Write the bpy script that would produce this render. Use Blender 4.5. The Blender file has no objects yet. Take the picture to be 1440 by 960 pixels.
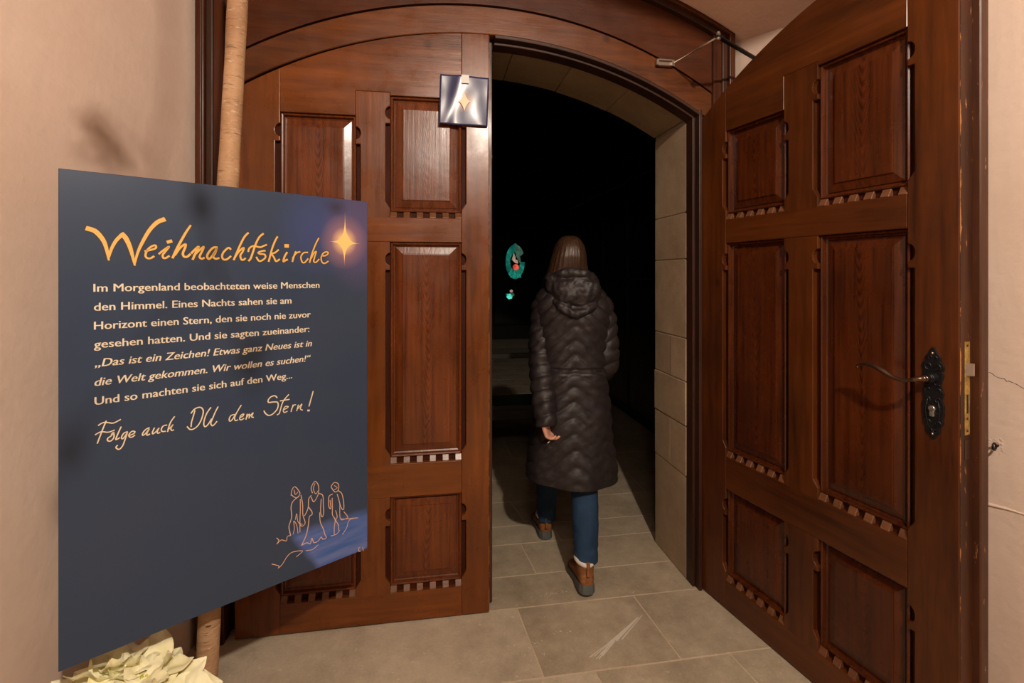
import bpy, bmesh, math, random
from mathutils import Vector, Matrix, noise

PI = math.pi
R = math.radians
rng = random.Random(7)
scene = bpy.context.scene
COL = scene.collection

# ------------------------------------------------------------------ camera
cam_d = bpy.data.cameras.new('camera')
cam_d.sensor_width = 36.0
cam_d.sensor_fit = 'HORIZONTAL'
cam_d.lens = 690.0 / 1440.0 * 36.0
cam_d.shift_y = -93.0 / 1440.0
cam_d.clip_start = 0.05
cam = bpy.data.objects.new('camera', cam_d)
COL.objects.link(cam)
cam.location = (0, 0, 1.46)
cam.rotation_euler = (PI / 2, 0, 0)
scene.camera = cam

# ------------------------------------------------------------------ world and lights
world = bpy.data.worlds.new('world')
scene.world = world
world.use_nodes = True
world.node_tree.nodes['Background'].inputs[0].default_value = (0.75, 0.85, 1.0, 1)
world.node_tree.nodes['Background'].inputs[1].default_value = 0.02

def point(name, loc, power, rad, col):
    d = bpy.data.lights.new(name, 'POINT')
    d.energy = power
    d.shadow_soft_size = rad
    d.color = col
    o = bpy.data.objects.new(name, d)
    COL.objects.link(o)
    o.location = loc
    return o

point('ceiling_lamp_light', (0.66, -0.80, 3.02), 290, 0.045, (1.0, 0.855, 0.71))
point('soft_lamp_light', (0.02, -0.45, 2.62), 17, 0.11, (1.0, 0.86, 0.74))

scene.view_settings.view_transform = 'Standard'
scene.view_settings.look = 'None'
scene.view_settings.exposure = 0.14
scene.view_settings.gamma = 1.0
scene.view_settings.use_curve_mapping = False

# ------------------------------------------------------------------ helpers
def link(o, parent=None):
    COL.objects.link(o)
    if parent is not None:
        o.parent = parent
    return o

def empty(name, loc=(0, 0, 0), rz=0.0, parent=None):
    o = bpy.data.objects.new(name, None)
    o.empty_display_size = 0.1
    link(o, parent)
    o.location = loc
    o.rotation_euler = (0, 0, rz)
    return o

def tag(o, label=None, cat=None, group=None, kind=None):
    if label: o['label'] = label
    if cat: o['category'] = cat
    if group: o['group'] = group
    if kind: o['kind'] = kind
    return o

def mesh_obj(name, bm, mat, parent=None, smooth=False, loc=(0, 0, 0), bevel=0.0, seg=1):
    me = bpy.data.meshes.new(name)
    bmesh.ops.recalc_face_normals(bm, faces=bm.faces)
    bm.to_mesh(me)
    bm.free()
    for m in (mat if isinstance(mat, (list, tuple)) else [mat]):
        me.materials.append(m)
    if smooth:
        for p in me.polygons: p.use_smooth = True
    o = bpy.data.objects.new(name, me)
    link(o, parent)
    o.location = loc
    if bevel > 0:
        b = o.modifiers.new('bevel', 'BEVEL')
        b.width = bevel; b.segments = seg; b.limit_method = 'ANGLE'; b.angle_limit = R(35)
    return o

def box(bm, x0, x1, y0, y1, z0, z1):
    vs = [bm.verts.new(p) for p in [(x0,y0,z0),(x1,y0,z0),(x1,y1,z0),(x0,y1,z0),(x0,y0,z1),(x1,y0,z1),(x1,y1,z1),(x0,y1,z1)]]
    for f in [(0,3,2,1),(4,5,6,7),(0,1,5,4),(1,2,6,5),(2,3,7,6),(3,0,4,7)]:
        bm.faces.new([vs[i] for i in f])

def prism_xz(bm, pts, y0, y1):
    """closed polygon in the x-z plane pushed out along y"""
    a = [bm.verts.new((x, y0, z)) for x, z in pts]
    b = [bm.verts.new((x, y1, z)) for x, z in pts]
    n = len(pts)
    bm.faces.new(a); bm.faces.new(b[::-1])
    for i in range(n):
        j = (i + 1) % n
        bm.faces.new([a[i], b[i], b[j], a[j]])

def strip(bm, xs, lo, hi, y0, y1):
    """solid between two height functions over x, from depth y0 to y1"""
    cols = []
    for x in xs:
        l = lo(x) if callable(lo) else lo
        h = hi(x) if callable(hi) else hi
        cols.append([bm.verts.new((x, y0, l)), bm.verts.new((x, y0, h)), bm.verts.new((x, y1, h)), bm.verts.new((x, y1, l))])
    for a, b in zip(cols, cols[1:]):
        for i in range(4):
            j = (i + 1) % 4
            bm.faces.new([a[i], b[i], b[j], a[j]])
    bm.faces.new(cols[0]); bm.faces.new(cols[-1][::-1])

def loft(bm, rings, cap=True, closed=True):
    vr = [[bm.verts.new(p) for p in r] for r in rings]
    for a, b in zip(vr, vr[1:]):
        n = len(a)
        for i in range(n if closed else n - 1):
            j = (i + 1) % n
            bm.faces.new([a[i], a[j], b[j], b[i]])
    if cap and closed:
        bm.faces.new(vr[0][::-1]); bm.faces.new(vr[-1])
    return vr

def tube(bm, pts, radii, n=12, cap=True, squash=1.0):
    """tapered tube through a list of points"""
    pts = [Vector(p) for p in pts]
    rings = []
    up = None
    for i, p in enumerate(pts):
        a = pts[max(i - 1, 0)]; b = pts[min(i + 1, len(pts) - 1)]
        t = (b - a).normalized()
        if up is None:
            up = Vector((0, 1, 0)) if abs(t.y) < 0.8 else Vector((1, 0, 0))
        s = t.cross(up).normalized(); up = s.cross(t).normalized()
        r = radii[i] if isinstance(radii, (list, tuple)) else radii
        rings.append([p + s * (math.cos(k * 2 * PI / n) * r) + up * (math.sin(k * 2 * PI / n) * r * squash) for k in range(n)])
    loft(bm, rings, cap)

def ball(bm, c, r, seg=16, rings=10, sc=(1, 1, 1), rot=None):
    m = Matrix.Translation(Vector(c)) @ (rot.to_4x4() if rot else Matrix.Identity(4)) @ Matrix.Diagonal((r * sc[0], r * sc[1], r * sc[2], 1))
    bmesh.ops.create_uvsphere(bm, u_segments=seg, v_segments=rings, radius=1, matrix=m)

def smooth_pts(pts, k=4):
    """Catmull-Rom through points"""
    out = []
    P = [Vector(p) for p in pts]
    for i in range(len(P) - 1):
        a = P[max(i - 1, 0)]; b = P[i]; c = P[i + 1]; d = P[min(i + 2, len(P) - 1)]
        for j in range(k):
            t = j / k
            out.append(0.5 * ((2 * b) + (c - a) * t + (2 * a - 5 * b + 4 * c - d) * t * t + (3 * b - a - 3 * c + d) * t ** 3))
    out.append(P[-1])
    return out

def linspace(a, b, n):
    return [a + (b - a) * i / (n - 1) for i in range(n)]

# ------------------------------------------------------------------ materials
class NT:
    def __init__(s, name):
        s.m = bpy.data.materials.new(name); s.m.use_nodes = True
        s.t = s.m.node_tree; s.b = s.t.nodes['Principled BSDF']
    def n(s, typ, ins=None, **kw):
        nd = s.t.nodes.new(typ)
        for k, v in kw.items(): setattr(nd, k, v)
        for k, v in (ins or {}).items():
            if isinstance(v, bpy.types.NodeSocket): s.t.links.new(v, nd.inputs[k])
            else: nd.inputs[k].default_value = v
        return nd
    def math(s, op, a, b=0.0, c=None, clamp=False):
        ins = {0: a, 1: b}
        if c is not None: ins[2] = c
        return s.n('ShaderNodeMath', ins, operation=op, use_clamp=clamp).outputs[0]
    def ramp(s, f, stops):
        r = s.n('ShaderNodeValToRGB', {0: f})
        el = r.color_ramp.elements
        while len(el) < len(stops): el.new(0.5)
        for e, (p, c) in zip(el, stops):
            e.position = p; e.color = (c[0], c[1], c[2], 1) if not isinstance(c, (int, float)) else (c, c, c, 1)
        return r.outputs[0]
    def mix(s, f, a, b, blend='MIX'):
        m = s.n('ShaderNodeMix', data_type='RGBA', blend_type=blend)
        for k, v in ((0, f), (6, a), (7, b)):
            if isinstance(v, bpy.types.NodeSocket): s.t.links.new(v, m.inputs[k])
            else: m.inputs[k].default_value = (v if isinstance(v, float) or isinstance(v, int) else (v[0], v[1], v[2], 1))
        return m.outputs[2]
    def noise(s, vec, scale, detail=4, rough=0.55, dist=0.0):
        return s.n('ShaderNodeTexNoise', {'Vector': vec, 'Scale': scale, 'Detail': detail, 'Roughness': rough, 'Distortion': dist}).outputs[0]
    def coords(s, scale=(1, 1, 1), rand=True):
        tc = s.n('ShaderNodeTexCoord').outputs['Object']
        if rand:
            oi = s.n('ShaderNodeObjectInfo').outputs['Random']
            off = s.math('MULTIPLY', oi, 9.0)
            cx = s.n('ShaderNodeCombineXYZ', {0: off, 1: off, 2: off}).outputs[0]
            tc = s.n('ShaderNodeVectorMath', {0: tc, 1: cx}, operation='ADD').outputs[0]
        return s.n('ShaderNodeMapping', {'Vector': tc, 'Scale': scale}).outputs[0]
    def set(s, **kw):
        mp = {'col': 'Base Color', 'rough': 'Roughness', 'metal': 'Metallic', 'spec': 'Specular IOR Level', 'coat': 'Coat Weight', 'coatr': 'Coat Roughness', 'sheen': 'Sheen Weight', 'sss': 'Subsurface Weight', 'alpha': 'Alpha', 'normal': 'Normal', 'em': 'Emission Color', 'ems': 'Emission Strength', 'trans': 'Transmission Weight', 'aniso': 'Anisotropic'}
        for k, v in kw.items():
            i = s.b.inputs[mp[k]]
            if isinstance(v, bpy.types.NodeSocket): s.t.links.new(v, i)
            elif isinstance(v, tuple) and len(v) == 3: i.default_value = (v[0], v[1], v[2], 1)
            else: i.default_value = v
        return s
    def bump(s, h, strength=0.3, dist=0.01):
        s.set(normal=s.n('ShaderNodeBump', {'Height': h, 'Strength': strength, 'Distance': dist}).outputs[0])
        return s

def wood(name, scale, light=(0.215, 0.059, 0.0088), dark=(0.045, 0.0100, 0.0024), rough=0.27, worn=False, spec=0.38, coat=0.07):
    n = NT(name)
    v = n.coords(scale)
    streak = n.noise(v, 42, 6, 0.6, 0.3)
    broad = n.noise(v, 7, 3, 0.5, 0.6)
    fine = n.noise(v, 160, 3, 0.6)
    f = n.math('ADD', n.math('MULTIPLY', streak, 0.6), n.math('MULTIPLY', broad, 0.5))
    f = n.math('ADD', f, n.math('MULTIPLY', fine, 0.18))
    mid = tuple((a + b) * 0.5 for a, b in zip(light, dark))
    c = n.ramp(f, [(0.40, dark), (0.60, mid), (0.86, light)])
    tc = n.coords((1, 1, 1))
    kn = n.n('ShaderNodeTexVoronoi', {'Vector': tc, 'Scale': 3.1}).outputs['Distance']
    kf = n.ramp(kn, [(0.0, 1.0), (0.035, 0.7), (0.075, 0.0)])
    c = n.mix(n.math('MULTIPLY', kf, 0.75), c, tuple(a * 0.35 for a in dark))
    wear = n.noise(tc, 2.1, 4, 0.6)
    c = n.mix(n.ramp(wear, [(0.38, 0.0), (0.72, 0.45)]), c, tuple(a * 0.6 for a in dark))
    if worn:
        wn = n.noise(n.coords((1, 1, 0.25)), 38, 5, 0.7)
        ysep = n.n('ShaderNodeSeparateXYZ', {0: n.n('ShaderNodeTexCoord').outputs['Object']}).outputs[1]
        ar = n.ramp(n.math('MULTIPLY', ysep, 60.0), [(0.10, 1.0), (0.55, 0.0)])
        chips = n.ramp(n.math('ADD', wn, n.math('MULTIPLY', ar, 0.17)), [(0.63, 0.0), (0.69, 0.9)])
        c = n.mix(chips, c, (0.50, 0.22, 0.08))
    n.set(col=c, rough=n.ramp(n.noise(tc, 9, 4), [(0.3, rough - 0.04), (0.75, rough + 0.13)]), spec=spec, coat=coat, coatr=0.16)
    n.bump(n.math('ADD', n.math('MULTIPLY', streak, 0.7), n.math('MULTIPLY', n.noise(tc, 14, 3), 0.5)), 0.22, 0.004)
    return n.m

def wood_panel(name, light=(0.205, 0.050, 0.0095), dark=(0.045, 0.0090, 0.0024)):
    n = NT(name)
    tc = n.n('ShaderNodeTexCoord').outputs['Object']
    sep = n.n('ShaderNodeSeparateXYZ', {0: tc})
    oi = n.n('ShaderNodeObjectInfo').outputs['Random']
    vv = n.coords((1, 1, 0.15))
    wob = n.math('MULTIPLY', n.math('SUBTRACT', n.noise(vv, 9, 3), 0.5), 0.07)
    x = n.math('ADD', sep.outputs[0], wob)
    ax = n.math('SQRT', n.math('ADD', n.math('MULTIPLY', x, x), 0.00012))
    zz = n.math('MULTIPLY', n.math('ADD', sep.outputs[2], n.math('MULTIPLY', oi, 3.0)), -0.26)
    f = n.math('ADD', n.math('MULTIPLY', ax, 1.35), zz)
    rings = n.math('SINE', n.math('MULTIPLY', f, 2 * PI / 0.0105))
    env = n.math('POWER', 2.718, n.math('MULTIPLY', n.math('ABSOLUTE', x), -30.0))
    rings = n.math('ADD', n.math('MULTIPLY', n.math('MULTIPLY', rings, env), 0.5), 0.5)
    streak = n.noise(n.coords((1, 1, 0.04)), 70, 5, 0.6)
    g = n.math('ADD', n.math('MULTIPLY', rings, 0.22), n.math('MULTIPLY', streak, 0.8))
    mid = tuple(a * 0.6 + b * 0.4 for a, b in zip(light, dark))
    c = n.ramp(g, [(0.28, dark), (0.55, mid), (0.85, light)])
    wear = n.noise(n.coords((1, 1, 1)), 3, 4, 0.6)
    c = n.mix(n.ramp(wear, [(0.42, 0.0), (0.75, 0.5)]), c, tuple(a * 0.7 for a in dark))
    n.set(col=c, rough=n.ramp(n.noise(n.coords(), 11, 4), [(0.3, 0.22), (0.75, 0.38)]), spec=0.40, coat=0.08, coatr=0.15)
    n.bump(n.math('ADD', n.math('MULTIPLY', rings, 0.12), n.math('ADD', streak, n.math('MULTIPLY', n.noise(n.coords(), 22, 3), 0.7))), 0.22, 0.003)
    return n.m

M = {}
M['wood_v'] = wood('varnished_wood_upright', (1, 1, 0.07))
M['wood_h'] = wood('varnished_wood_level', (0.07, 1, 1))
M['wood_arch'] = wood('varnished_wood_arch', (0.09, 1, 1), (0.17, 0.049, 0.009), (0.036, 0.0085, 0.0024), 0.32)
M['dark_v'] = wood('shaded_wood_upright', (1, 1, 0.07), (0.125, 0.032, 0.0046), (0.020, 0.0044, 0.0013), 0.33)  # darker copy of the leaf wood, right leaf's shade put into the colour
M['dark_h'] = wood('shaded_wood_level', (0.07, 1, 1), (0.125, 0.032, 0.0046), (0.020, 0.0044, 0.0013), 0.33)
M['wood_frame'] = wood('varnished_wood_frame', (1, 1, 0.09), (0.105, 0.027, 0.0065), (0.024, 0.0055, 0.002), 0.36, False, 0.28, 0.03)
M['wood_frame_h'] = wood('varnished_wood_frame_level', (0.09, 1, 1), (0.105, 0.027, 0.0065), (0.024, 0.0055, 0.002), 0.36, False, 0.28, 0.03)
M['wood_dark'] = wood('dark_moulding_wood', (1, 1, 0.1), (0.055, 0.020, 0.010), (0.018, 0.006, 0.003), 0.45, False, 0.3, 0.0)
M['wood_edge'] = wood('worn_door_edge_wood', (1, 1, 0.08), (0.085, 0.026, 0.009), (0.020, 0.006, 0.003), 0.40, True)
M['wood_panel'] = wood_panel('cathedral_grain_panel_wood')
M['dark_panel'] = wood_panel('shaded_wood_panel', (0.112, 0.0245, 0.0043), (0.020, 0.0038, 0.0013))  # same panel wood, darkened to paint in the right leaf's shade
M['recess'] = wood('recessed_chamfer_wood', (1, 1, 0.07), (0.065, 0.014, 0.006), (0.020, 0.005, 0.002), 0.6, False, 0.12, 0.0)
M['tooth'] = wood('pale_tooth_wood', (0.3, 1, 1), (0.20, 0.085, 0.04), (0.09, 0.032, 0.014), 0.26)  # wood of the teeth, paler than the rails

def plaster(name, col, col2):
    n = NT(name)
    v = n.coords((1, 1, 1), rand=False)
    c = n.mix(n.ramp(n.noise(v, 1.6, 5, 0.6), [(0.35, 0.0), (0.7, 1.0)]), col, col2)
    c = n.mix(n.ramp(n.noise(v, 28, 4, 0.7), [(0.45, 0.0), (0.8, 0.18)]), c, tuple(a * 0.8 for a in col2))
    n.set(col=c, rough=0.85, spec=0.25)
    h = n.math('ADD', n.math('MULTIPLY', n.noise(v, 42, 5, 0.6), 0.7), n.math('MULTIPLY', n.noise(v, 7, 3), 1.6))
    n.bump(h, 0.22, 0.012)
    return n.m
M['plaster'] = plaster('pale_rose_plaster', (0.68, 0.53, 0.44), (0.62, 0.46, 0.37))
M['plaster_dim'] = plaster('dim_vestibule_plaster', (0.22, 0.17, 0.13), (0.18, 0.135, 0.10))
M['soffit'] = plaster('rose_soffit_plaster', (0.80, 0.55, 0.43), (0.74, 0.50, 0.39))

def stone(name, a, b, bstr=0.35, sc=1.0):
    n = NT(name)
    v = n.coords((1, 1, 1))
    big = n.noise(v, 4 * sc, 6, 0.62)
    fine = n.noise(v, 130 * sc, 4, 0.7)
    c = n.ramp(n.math('ADD', n.math('MULTIPLY', big, 0.55), n.math('ADD', n.math('MULTIPLY', fine, 0.26), n.math('MULTIPLY', n.noise(v, 17 * sc, 5, 0.7), 0.30))), [(0.38, b), (0.68, a)])
    pits = n.noise(v, 55 * sc, 3, 0.5)
    c = n.mix(n.ramp(pits, [(0.66, 0.0), (0.74, 0.35)]), c, tuple(x * 1.5 for x in a))
    n.set(col=c, rough=n.ramp(big, [(0.3, 0.62), (0.7, 0.85)]), spec=0.3)
    n.bump(n.math('ADD', n.math('MULTIPLY', fine, 0.5), big), bstr, 0.006)
    return n.m
M['stone'] = stone('ochre_sandstone', (0.42, 0.32, 0.215), (0.27, 0.195, 0.125), 0.7)
M['stone_rough'] = stone('dressed_sandstone_soffit', (0.30, 0.22, 0.13), (0.19, 0.13, 0.075), 0.5)
M['joint'] = stone('stone_joint_mortar', (0.30, 0.25, 0.19), (0.2, 0.16, 0.12), 0.3)
M['slab'] = stone('grey_brown_floor_slab', (0.46, 0.38, 0.275), (0.25, 0.20, 0.138), 0.22)
M['slab_light'] = stone('pale_floor_slab', (0.54, 0.455, 0.345), (0.34, 0.28, 0.20), 0.22)
M['mortar'] = stone('pale_floor_mortar', (0.62, 0.50, 0.36), (0.46, 0.36, 0.25), 0.2)
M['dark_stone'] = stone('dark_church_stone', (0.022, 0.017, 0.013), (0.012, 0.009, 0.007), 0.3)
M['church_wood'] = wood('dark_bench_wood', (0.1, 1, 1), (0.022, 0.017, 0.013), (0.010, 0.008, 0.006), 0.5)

def plain(name, col, rough=0.5, metal=0.0, **kw):
    n = NT(name); n.set(col=col, rough=rough, metal=metal, **kw); return n.m
M['iron'] = plain('dark_wrought_iron', (0.030, 0.031, 0.036), 0.42, 0.85)
M['bronze'] = plain('dark_bronze', (0.14, 0.085, 0.06), 0.33, 0.9)
M['steel'] = plain('steel', (0.50, 0.42, 0.36), 0.32, 0.9)
M['nickel'] = plain('worn_nickel', (0.62, 0.55, 0.46), 0.3, 0.9)
def brass():
    n = NT('tarnished_brass'); v = n.coords()
    f = n.noise(v, 60, 5, 0.7)
    n.set(col=n.ramp(f, [(0.35, (0.30, 0.17, 0.04)), (0.65, (0.62, 0.42, 0.12))]), metal=0.55, rough=0.42)
    return n.m
M['brass'] = brass()
M['black'] = plain('black_recess', (0.008, 0.007, 0.006), 0.8)

# ------------------------------------------------------------------ the place: frame of reference of the door wall
A = R(9.1)                                   # the door wall is turned a little from the camera
LX, LY = -1.106, 1.956                       # left hinge on the floor
UX, UY = math.cos(A), math.sin(A)
def wp(s, t, z=0.0):
    """wall frame (s along the wall, t depth behind the door plane) to world"""
    return Vector((LX + UX * s - UY * t, LY + UY * s + UX * t, z))

def arc(z0, r, sc=1.0):
    return lambda s: z0 - r + math.sqrt(max(r * r - (s - sc) ** 2, 0.0001))

# ================================================================== FLOOR
floor = empty('floor', wp(0, 0), A)
tag(floor, kind='structure')
bm = bmesh.new(); box(bm, -2.2, 4.4, -4.6, 14.2, -0.12, -0.0012)
mesh_obj('mortar_bed', bm, M['mortar'], floor)
def slab(pts, light=False, gap=0.0056):
    c = Vector((sum(p[0] for p in pts) / 4, sum(p[1] for p in pts) / 4))
    q = []
    n = len(pts)
    for i in range(n):
        a = Vector(pts[i - 1]); b = Vector(pts[i]); d = Vector(pts[(i + 1) % n])
        e1 = (b - a).normalized(); e2 = (d - b).normalized()
        n1 = Vector((-e1.y, e1.x)); n2 = Vector((-e2.y, e2.x))
        k = (n1 + n2) / (1 + n1.dot(n2))
        q.append(b + k * gap * 0.5 - c)
    bm = bmesh.new()
    dz = rng.uniform(-0.0003, 0.0006)
    a = [bm.verts.new((p.x, p.y, dz)) for p in q]; b = [bm.verts.new((p.x, p.y, -0.03)) for p in q]
    bm.faces.new(a); bm.faces.new(b[::-1])
    for i in range(n):
        j = (i + 1) % n
        bm.faces.new([a[i], a[j], b[j], b[i]])
    return mesh_obj('slab', bm, M['slab_light'] if light else M['slab'], floor, loc=(c.x, c.y, 0), bevel=0.0012)
rows = [  # t0, t1, joints (s at t0, s at t1, pale?)
 (-1.90, -1.35, [(-2.0, -2.0), (-0.6, -0.62), (0.4, 0.38), (1.3, 1.28), (2.1, 2.08), (4.2, 4.2)], []),
 (-1.35, -0.83, [(-2.0, -2.0), (-0.2, -0.22), (0.75, 0.72), (1.75, 1.72), (2.5, 2.47), (4.2, 4.2)], []),
 (-0.83, -0.366, [(-2.0, -2.0), (0.55, 0.50), (1.42, 1.371), (1.965, 1.914), (4.2, 4.2)], [1]),
 (-0.366, 0.016, [(-2.0, -2.0), (1.179, 1.145), (1.715, 1.684), (2.6, 2.55), (4.2, 4.2)], [0]),
 (0.016, 0.245, [(0.0, 0.0), (2.0, 2.0)], []),
 (0.245, 0.523, [(0.0, 0.0), (1.28, 1.253), (2.0, 2.0)], []),
 (0.523, 0.717, [(-2.0, -2.0), (0.7, 0.7), (1.48, 1.46), (4.2, 4.2)], []),
 (0.717, 1.02, [(-2.0, -2.0), (0.62, 0.6), (1.327, 1.27), (4.2, 4.2)], []),
 (1.02, 1.36, [(-2.0, -2.0), (0.8, 0.8), (1.5, 1.5), (2.2, 2.2), (4.2, 4.2)], []),
 (1.36, 1.75, [(-2.0, -2.0), (0.5, 0.5), (1.2, 1.2), (1.9, 1.9), (4.2, 4.2)], []),
]
t = 1.75; k = 0
while t < 7.5:
    o_ = 0.35 * (k % 2)
    rows.append((t, t + 0.42, [(-2.0 , -2.0), (-1.0 + o_, -1.0 + o_), (-0.2 + o_, -0.2 + o_), (0.6 + o_, 0.6 + o_), (1.4 + o_, 1.4 + o_), (2.2 + o_, 2.2 + o_), (3.0 + o_, 3.0 + o_), (4.2, 4.2)], []))
    t += 0.42; k += 1
for t0, t1, js, pale in rows:
    for i in range(len(js) - 1):
        slab([(js[i][0], t0), (js[i + 1][0], t0), (js[i + 1][1], t1), (js[i][1], t1)], i in pale)
# chalk smear on the slab in front of the doorway (a dried white scuff)
bm = bmesh.new()
for k in range(26):
    u0 = rng.uniform(0.0, 0.5); u1 = u0 + rng.uniform(0.15, 0.5)
    off = rng.gauss(0, 0.0075) * (1.5 - u0)
    a_ = Vector((1.381, -0.323)); b_ = Vector((1.674, -0.101)); d_ = (b_ - a_); nn_ = Vector((-d_.y, d_.x)).normalized()
    p0 = a_ + d_ * u0 + nn_ * off; p1 = a_ + d_ * min(u1, 1.0) + nn_ * off * 0.4
    w_ = rng.uniform(0.0010, 0.0028)
    vs = [bm.verts.new((p.x, p.y, 0.0012 + k * 4e-5)) for p in (p0 - nn_ * w_, p1 - nn_ * w_ * 0.5, p1 + nn_ * w_ * 0.5, p0 + nn_ * w_)]
    fc = bm.faces.new(vs); fc.normal_update()
for (cx_, cy_, sp_) in ((1.18, -0.20, 0.035), (1.17, -0.26, 0.02), (1.36, 0.09, 0.05), (1.3, 0.09, 0.03), (1.30, -0.16, 0.05)):
    for k in range(9):
        x = cx_ + rng.gauss(0, sp_); y = cy_ + rng.gauss(0, 0.008); r_ = rng.uniform(0.001, 0.0035)
        vs = [bm.verts.new((x + math.cos(q) * r_ * rng.uniform(0.5, 1.6), y + math.sin(q) * r_, 0.0012)) for q in (0.1, 1.2, 2.4, 3.4, 4.4, 5.4)]
        bm.faces.new(vs)
tag(mesh_obj('chalk_smear', bm, plain('dry_chalk', (0.62, 0.57, 0.48), 0.9), floor), kind='stuff')

# ================================================================== WALLS
def vert_wall(name, p0, p1, z0, z1, thick, mat, seg=(1, 1)):
    """a wall from p0 to p1 (world xy) thickened away from the left side"""
    d = (Vector(p1) - Vector(p0)); L_ = d.length
    bm = bmesh.new(); box(bm, 0, L_, 0, thick, z0, z1)
    o = mesh_obj(name, bm, mat)
    o.location = (p0[0], p0[1], 0); o.rotation_euler = (0, 0, math.atan2(d.y, d.x))
    return tag(o, kind='structure')
# left reveal wall, its visible face on the line from the frame towards the viewer
pl = wp(-0.130, 0.10); ql = (pl.x - 0.037 * 2.1, pl.y - 2.1)
vert_wall('wall_left', ql, (pl.x, pl.y), 0, 3.6, 0.5, M['plaster'])
# right reveal wall, splayed
pr = wp(2.165, 0.10); dr = Vector((0.42, -0.907)).normalized(); qr = (pr.x + dr.x * 2.0, pr.y + dr.y * 2.0)
wr = vert_wall('wall_right', (pr.x, pr.y), qr, 0, 3.6, 0.5, M['plaster'])
# vestibule behind the viewer
cl = Vector((ql[0] - 0.0, ql[1])); cr = Vector(qr)
vert_wall('wall_vestibule_left', (cl.x - 0.9, cl.y - 2.9), (cl.x - 0.9, cl.y + 0.4), 0, 3.4, 0.2, M['plaster_dim'])
vert_wall('wall_vestibule_right', (cr.x + 0.7, cr.y + 0.3), (cr.x + 0.7, cr.y - 2.8), 0, 3.4, 0.2, M['plaster_dim'])
vert_wall('wall_vestibule_back', (cr.x + 1.1, -2.3), (cl.x - 1.2, -2.3), 0, 3.4, 0.2, M['plaster_dim'])
# arched soffit over the niche
bm = bmesh.new()
sf = arc(2.872, 2.4)
strip(bm, linspace(-0.75, 3.15, 48), sf, lambda s: 3.75, -1.30, 0.45)
so = mesh_obj('ceiling', bm, M['soffit'])
so.location = wp(0, 0); so.rotation_euler = (0, 0, A); tag(so, kind='structure')
bm = bmesh.new(); box(bm, -2.2, 4.4, -4.7, -1.302, 3.3, 3.5)
so = mesh_obj('ceiling_vestibule', bm, M['plaster_dim']); so_v = so; so.location = wp(0, 0); so.rotation_euler = (0, 0, A); tag(so, kind='structure')
# plaster cracks on the right wall and an old hook plate
def wall_r(d, off, z):
    nrm = Vector((-0.907, -0.42)).normalized()
    p = pr.to_2d() + dr * d + nrm * off
    return Vector((p.x, p.y, z))

# ---- stone wall behind the door frame: core and blocks
wall_back = empty('wall_back', wp(0, 0), A); tag(wall_back, kind='structure')
T0, T1 = 0.085, 0.425
rv = arc(2.478, 1.9)
bm = bmesh.new()
box(bm, 1.984, 4.4, T0 + 0.006, T1 - 0.004, 0, 3.9)
box(bm, -2.2, 0.0, T0 + 0.006, T1 - 0.004, 0, 3.9)
strip(bm, linspace(-0.0, 1.992, 40), lambda s: rv(s) + 0.014, lambda s: 3.9, T0 + 0.006, T1 - 0.004)
mesh_obj('wall_core', bm, M['joint'], wall_back)
def block(x0, x1, y0, y1, z0, z1, mat=M['stone']):
    bm = bmesh.new(); g = 0.0016; j = rng.uniform(-0.0025, 0.0025)
    xa = x0 + (j if x0 > 1 else 0); xb = x1 + (j if x1 < 1 else 0)
    box(bm, xa, xb, y0 + g, y1 - g, z0 + g, z1 - g)
    return mesh_obj('stone_block', bm, mat, wall_back, bevel=0.004, seg=2)
lev = [0.0, 0.494, 0.735, 0.948, 1.156, 1.539, 1.763, 2.193]
for a_, b_ in zip(lev, lev[1:]):
    if abs(a_ - 0.948) < 0.01 or abs(a_ - 0.494) < 0.01:
        block(1.979, 2.06, T0, T0 + 0.16, a_, b_); block(1.979, 2.06, T0 + 0.16, T1, a_, b_)
    else:
        block(1.979, 2.06, T0, T1, a_, b_)
for a_, b_ in zip([0.0, 0.45, 0.8, 1.2, 1.6, 1.9], [0.45, 0.8, 1.2, 1.6, 1.9, 2.2]):
    block(-0.06, 0.021, T0, T1, a_, b_)
# voussoirs of the reveal arch
vs_ = linspace(0.021, 1.979, 8)
for a_, b_ in zip(vs_, vs_[1:]):
    bm = bmesh.new(); j = rng.uniform(-0.002, 0.002)
    strip(bm, linspace(a_ + 0.001, b_ - 0.001, 8), lambda s: rv(s) + j, lambda s: rv(s) + 0.05, T0, T1)
    mesh_obj('stone_block', bm, M['stone_rough'], wall_back, bevel=0.003)

# ================================================================== DOOR FRAME
frame = empty('trim_1', wp(0, 0), A); tag(frame, kind='structure')
oo = arc(2.88, 2.4)         # outer arch of the frame
da = arc(2.622, 1.95)       # line between spandrel board and arch rail
ia = arc(2.500, 1.90)       # inner edge of the arch rail
S0, S1 = -0.130, 2.160
bm = bmesh.new()            # spandrel board (one recessed board above the arch rail)
strip(bm, linspace(-0.05, 2.09, 48), lambda s: da(s) + 0.006, lambda s: oo(s) - 0.03, 0.004, 0.05)
strip(bm, linspace(-0.05, 2.09, 48), lambda s: da(s) - 0.03, lambda s: da(s) + 0.03, 0.03, 0.05)
mesh_obj('spandrel_board', bm, M['wood_frame_h'], frame)
bm = bmesh.new()            # arch rail
strip(bm, linspace(-0.035, 2.062, 60), ia, lambda s: da(s) - 0.004, 0.001, 0.05)
mesh_obj('arch_rail', bm, M['wood_arch'], frame, bevel=0.003)
def post(name, x0, x1, y0, y1, z1, mat, bev=0.003):
    bm = bmesh.new(); box(bm, x0, x1, y0, y1, 0, z1)
    return mesh_obj(name, bm, mat, frame, bevel=bev)
post('post', -0.118, -0.035, -0.015, 0.09, oo(-0.05) - 0.045, M['wood_frame'])
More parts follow.
